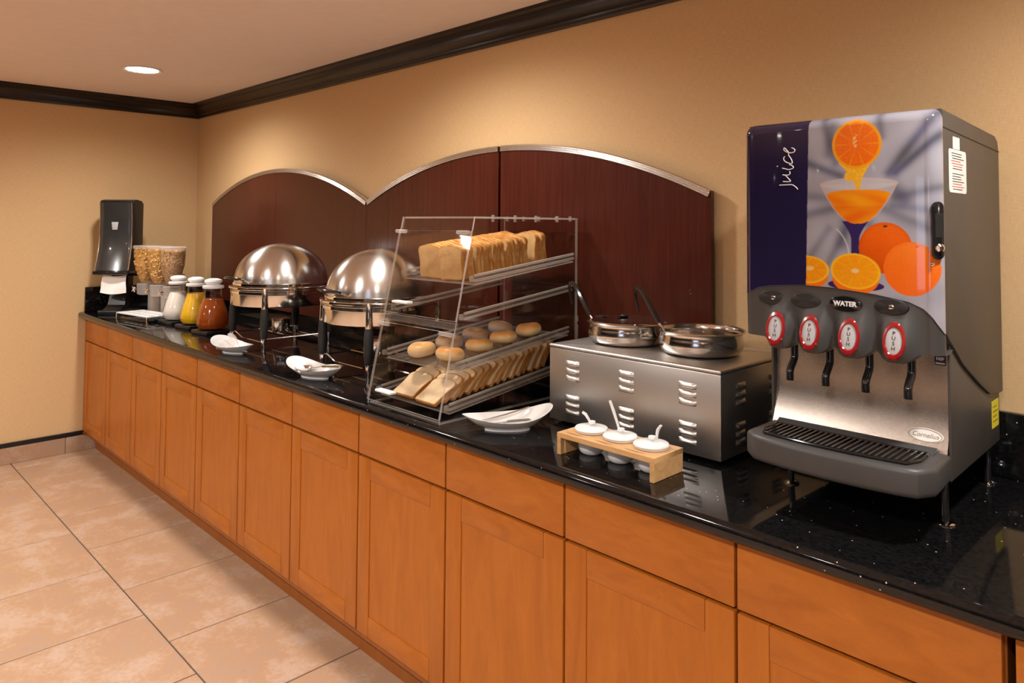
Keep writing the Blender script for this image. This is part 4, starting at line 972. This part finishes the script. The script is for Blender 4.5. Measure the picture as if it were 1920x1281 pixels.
for i, b in enumerate(BX):
    yy = fy(b, 1.281)
    tilt = math.atan2(fy(b, 1.30) - fy(b, 1.262), .038) * .8
    bt = part('push_button', G().lathe([(.0155, .000), (.0205, -.001), (.0215, .0025), (.020, .0055), (.0165, .006), (.0150, .004)], (0, 0, 0), 40, sy=1.75, rot=Matrix.Rotation(PI / 2, 3, 'X')), M_red, jm, (b - JX, yy - JY - .0005, 1.281 - JZ), (-tilt, 0, 0))
    part('button_face', G().lathe([(0, .0045), (.0125, .0042), (.0158, .003)], (0, 0, 0), 36, sy=1.75, rot=Matrix.Rotation(PI / 2, 3, 'X')), M_lgrey, bt)
    letters('button_text', 'P\nU\nS\nH', .0105, M_ink, bt, (0, -.0046, 0), (PI / 2, 0, 0), depth=.0003)
    # badge above
    zc_ = 1.3455; yb_ = fy(b, zc_)
    bd = part('flavour_badge', G().lathe([(0, .0022), (.030, .0018), (.0325, .0005), (.033, -.008)], (0, 0, 0), 40, sy=.5, rot=Matrix.Rotation(PI / 2, 3, 'X')), M_blkm if i != 2 else M_blkg, jm, ([4.680, 4.758, 4.841, 4.925][i] - JX, fy([4.680, 4.758, 4.841, 4.925][i], zc_) - JY - .0045, zc_ - JZ), (0, 0, (b - HC_) * -.35))
    if i == 2: letters('badge_text', 'WATER', .0135, M_wink, bd, (0, -.0027, 0), (PI / 2, 0, 0), depth=.0003, bold=.0006)
    if i in (0, 3): part('badge_light', G().lathe([(.0, .006), (.004, .005), (.006, .002)], (.002, 0, 0), 14, rot=Matrix.Rotation(PI / 2, 3, 'X')), M_ss, bd)
    nx = [4.711, 4.789, 4.870, 4.950][i]
    nz = jput('nozzle', G().tube([(nx, -.505, 1.265), (nx, -.505, 1.216), (nx, -.507, 1.209), (nx, -.526, 1.190), (nx, -.529, 1.183), (nx, -.529, 1.166)], .008, 12), M_blkg)
# right edge keypad and lock
kp = part('key_panel', G().prism(rrect(-.011, .011, -.056, .056, .0108, 6), 'y', -.004, .004, .0015), M_blkg, jm, (5.0062 - JX, -.527 - JY, 1.4985 - JZ), (0, 0, math.radians(50)))
part('display', G().box(-.008, .008, -.0048, -.0038, -.014, .032, .0004, 1), M_dark, kp)
part('lock', G().lathe([(0, .007), (.0045, .007), (.0085, .004), (.009, .0)], (0, -.004, -.034), 20, rot=Matrix.Rotation(PI / 2, 3, 'X')), M_chrome, kp)
jput('panel_screw', G().lathe([(0, .003), (.003, .002), (.0035, 0)], (4.998, -.5325, 1.433), 12, rot=Matrix.Rotation(PI / 2, 3, 'X')), M_chrome)
# hand lettering reading upwards
def smooth(pts, n=6):
    out = []
    P = [pts[0]] + pts + [pts[-1]]
    for i in range(1, len(P) - 2):
        for k in range(n):
            t = k / n; p0, p1, p2, p3 = P[i - 1], P[i], P[i + 1], P[i + 2]
            out.append(tuple(.5 * (2 * p1[j] + (p2[j] - p0[j]) * t + (2 * p0[j] - 5 * p1[j] + 4 * p2[j] - p3[j]) * t * t + (3 * p1[j] - p0[j] - 3 * p2[j] + p3[j]) * t ** 3) for j in (0, 1)))
    return out + [pts[-1]]
g = G()
for st in STROKES: g.tube([(x, fy(x, 1.6) - .0032, z) for x, z in [(5.432 + (a - 5.432) * PLK, 1.5045 + (b - 1.5045) * PLK) for a, b in smooth(st)]], .0011, 6)
jput('hand_lettering', g, M_wink)
# labels
def side_label(name, y0, y1, z0, z1, mt, r=.006):
    return jput(name, G().prism(rrect(y0, y1, z0, z1, r), 'x', HX1 + .0001, HX1 + .0006), mt, smooth=False)
lb = side_label('instruction_label', -.470, -.345, 1.575, 1.663, M_label, .008)
rr = random.Random(3)
for k in range(15):
    z = 1.655 - k * .0052; mt = M_rink if k in (3, 4, 5, 12, 13) else M_ink
    if k in (7,): continue
    a = -.455 + rr.uniform(0, .012); b = -.362 - rr.uniform(0, .03)
    jput('print_line', G().box(HX1 + .0006, HX1 + .0008, a, b, z - .0008, z + .0008), mt, lb, smooth=False)
side_label('small_label', -.440, -.392, 1.664, 1.689, M_label, .002)
ys = jput('warning_label', G().prism(rrect(-.138, -.076, 1.044, 1.106, .003), 'x', 5.0061, 5.0066), M_yellow, smooth=False)
for k in range(4): jput('print_line', G().box(5.0066, 5.0068, -.130, -.086 - .01 * (k % 2), 1.058 + k * .011, 1.0595 + k * .011), M_ink, ys, smooth=False)
def sp_y(z): i = (1.285 - z) / .232 * 14; return -.440 - .006 * (i / 14) - .020 * max((i - 8) / 6, 0) ** 2
cl = part('certification_label', G().prism(rrect(-.0105, .0105, -.011, .011, .002), 'y', -.0006, -.0001), M_navy, jm, (4.984 - JX, sp_y(1.236) - JY, 1.236 - JZ), smooth=False)
letters('label_text', 'NSF', .0085, M_wink, cl, (0, -.0008, .002), (PI / 2, 0, 0), depth=.0002, bold=.0003)
part('label_bar', G().box(-.0085, .0085, -.0009, -.0006, -.0085, -.0055), M_wink, cl, smooth=False)
zl = 1.083
tl = math.atan((sp_y(zl + .006) - sp_y(zl - .006)) / .012)
em = part('maker_emblem', G().lathe([(0, .0008), (.033, .0008), (.0335, 0)], (0, 0, 0), 40, sy=.42, rot=Matrix.Rotation(PI / 2, 3, 'X')), M_label, jm, (4.959 - JX, sp_y(zl) - JY - .0012, zl - JZ), (-abs(tl), 0, 0))
part('emblem_rim', G().tube([(.0305 * math.cos(2 * PI * k / 40), -.0010, .0305 * .40 * math.sin(2 * PI * k / 40)) for k in range(41)], .0006, 5), M_gink, em)
letters('emblem_text', 'Cornelius', .0125, M_gink, em, (0, -.0011, 0), (PI / 2, 0, 0), depth=.0002, shear=.3)
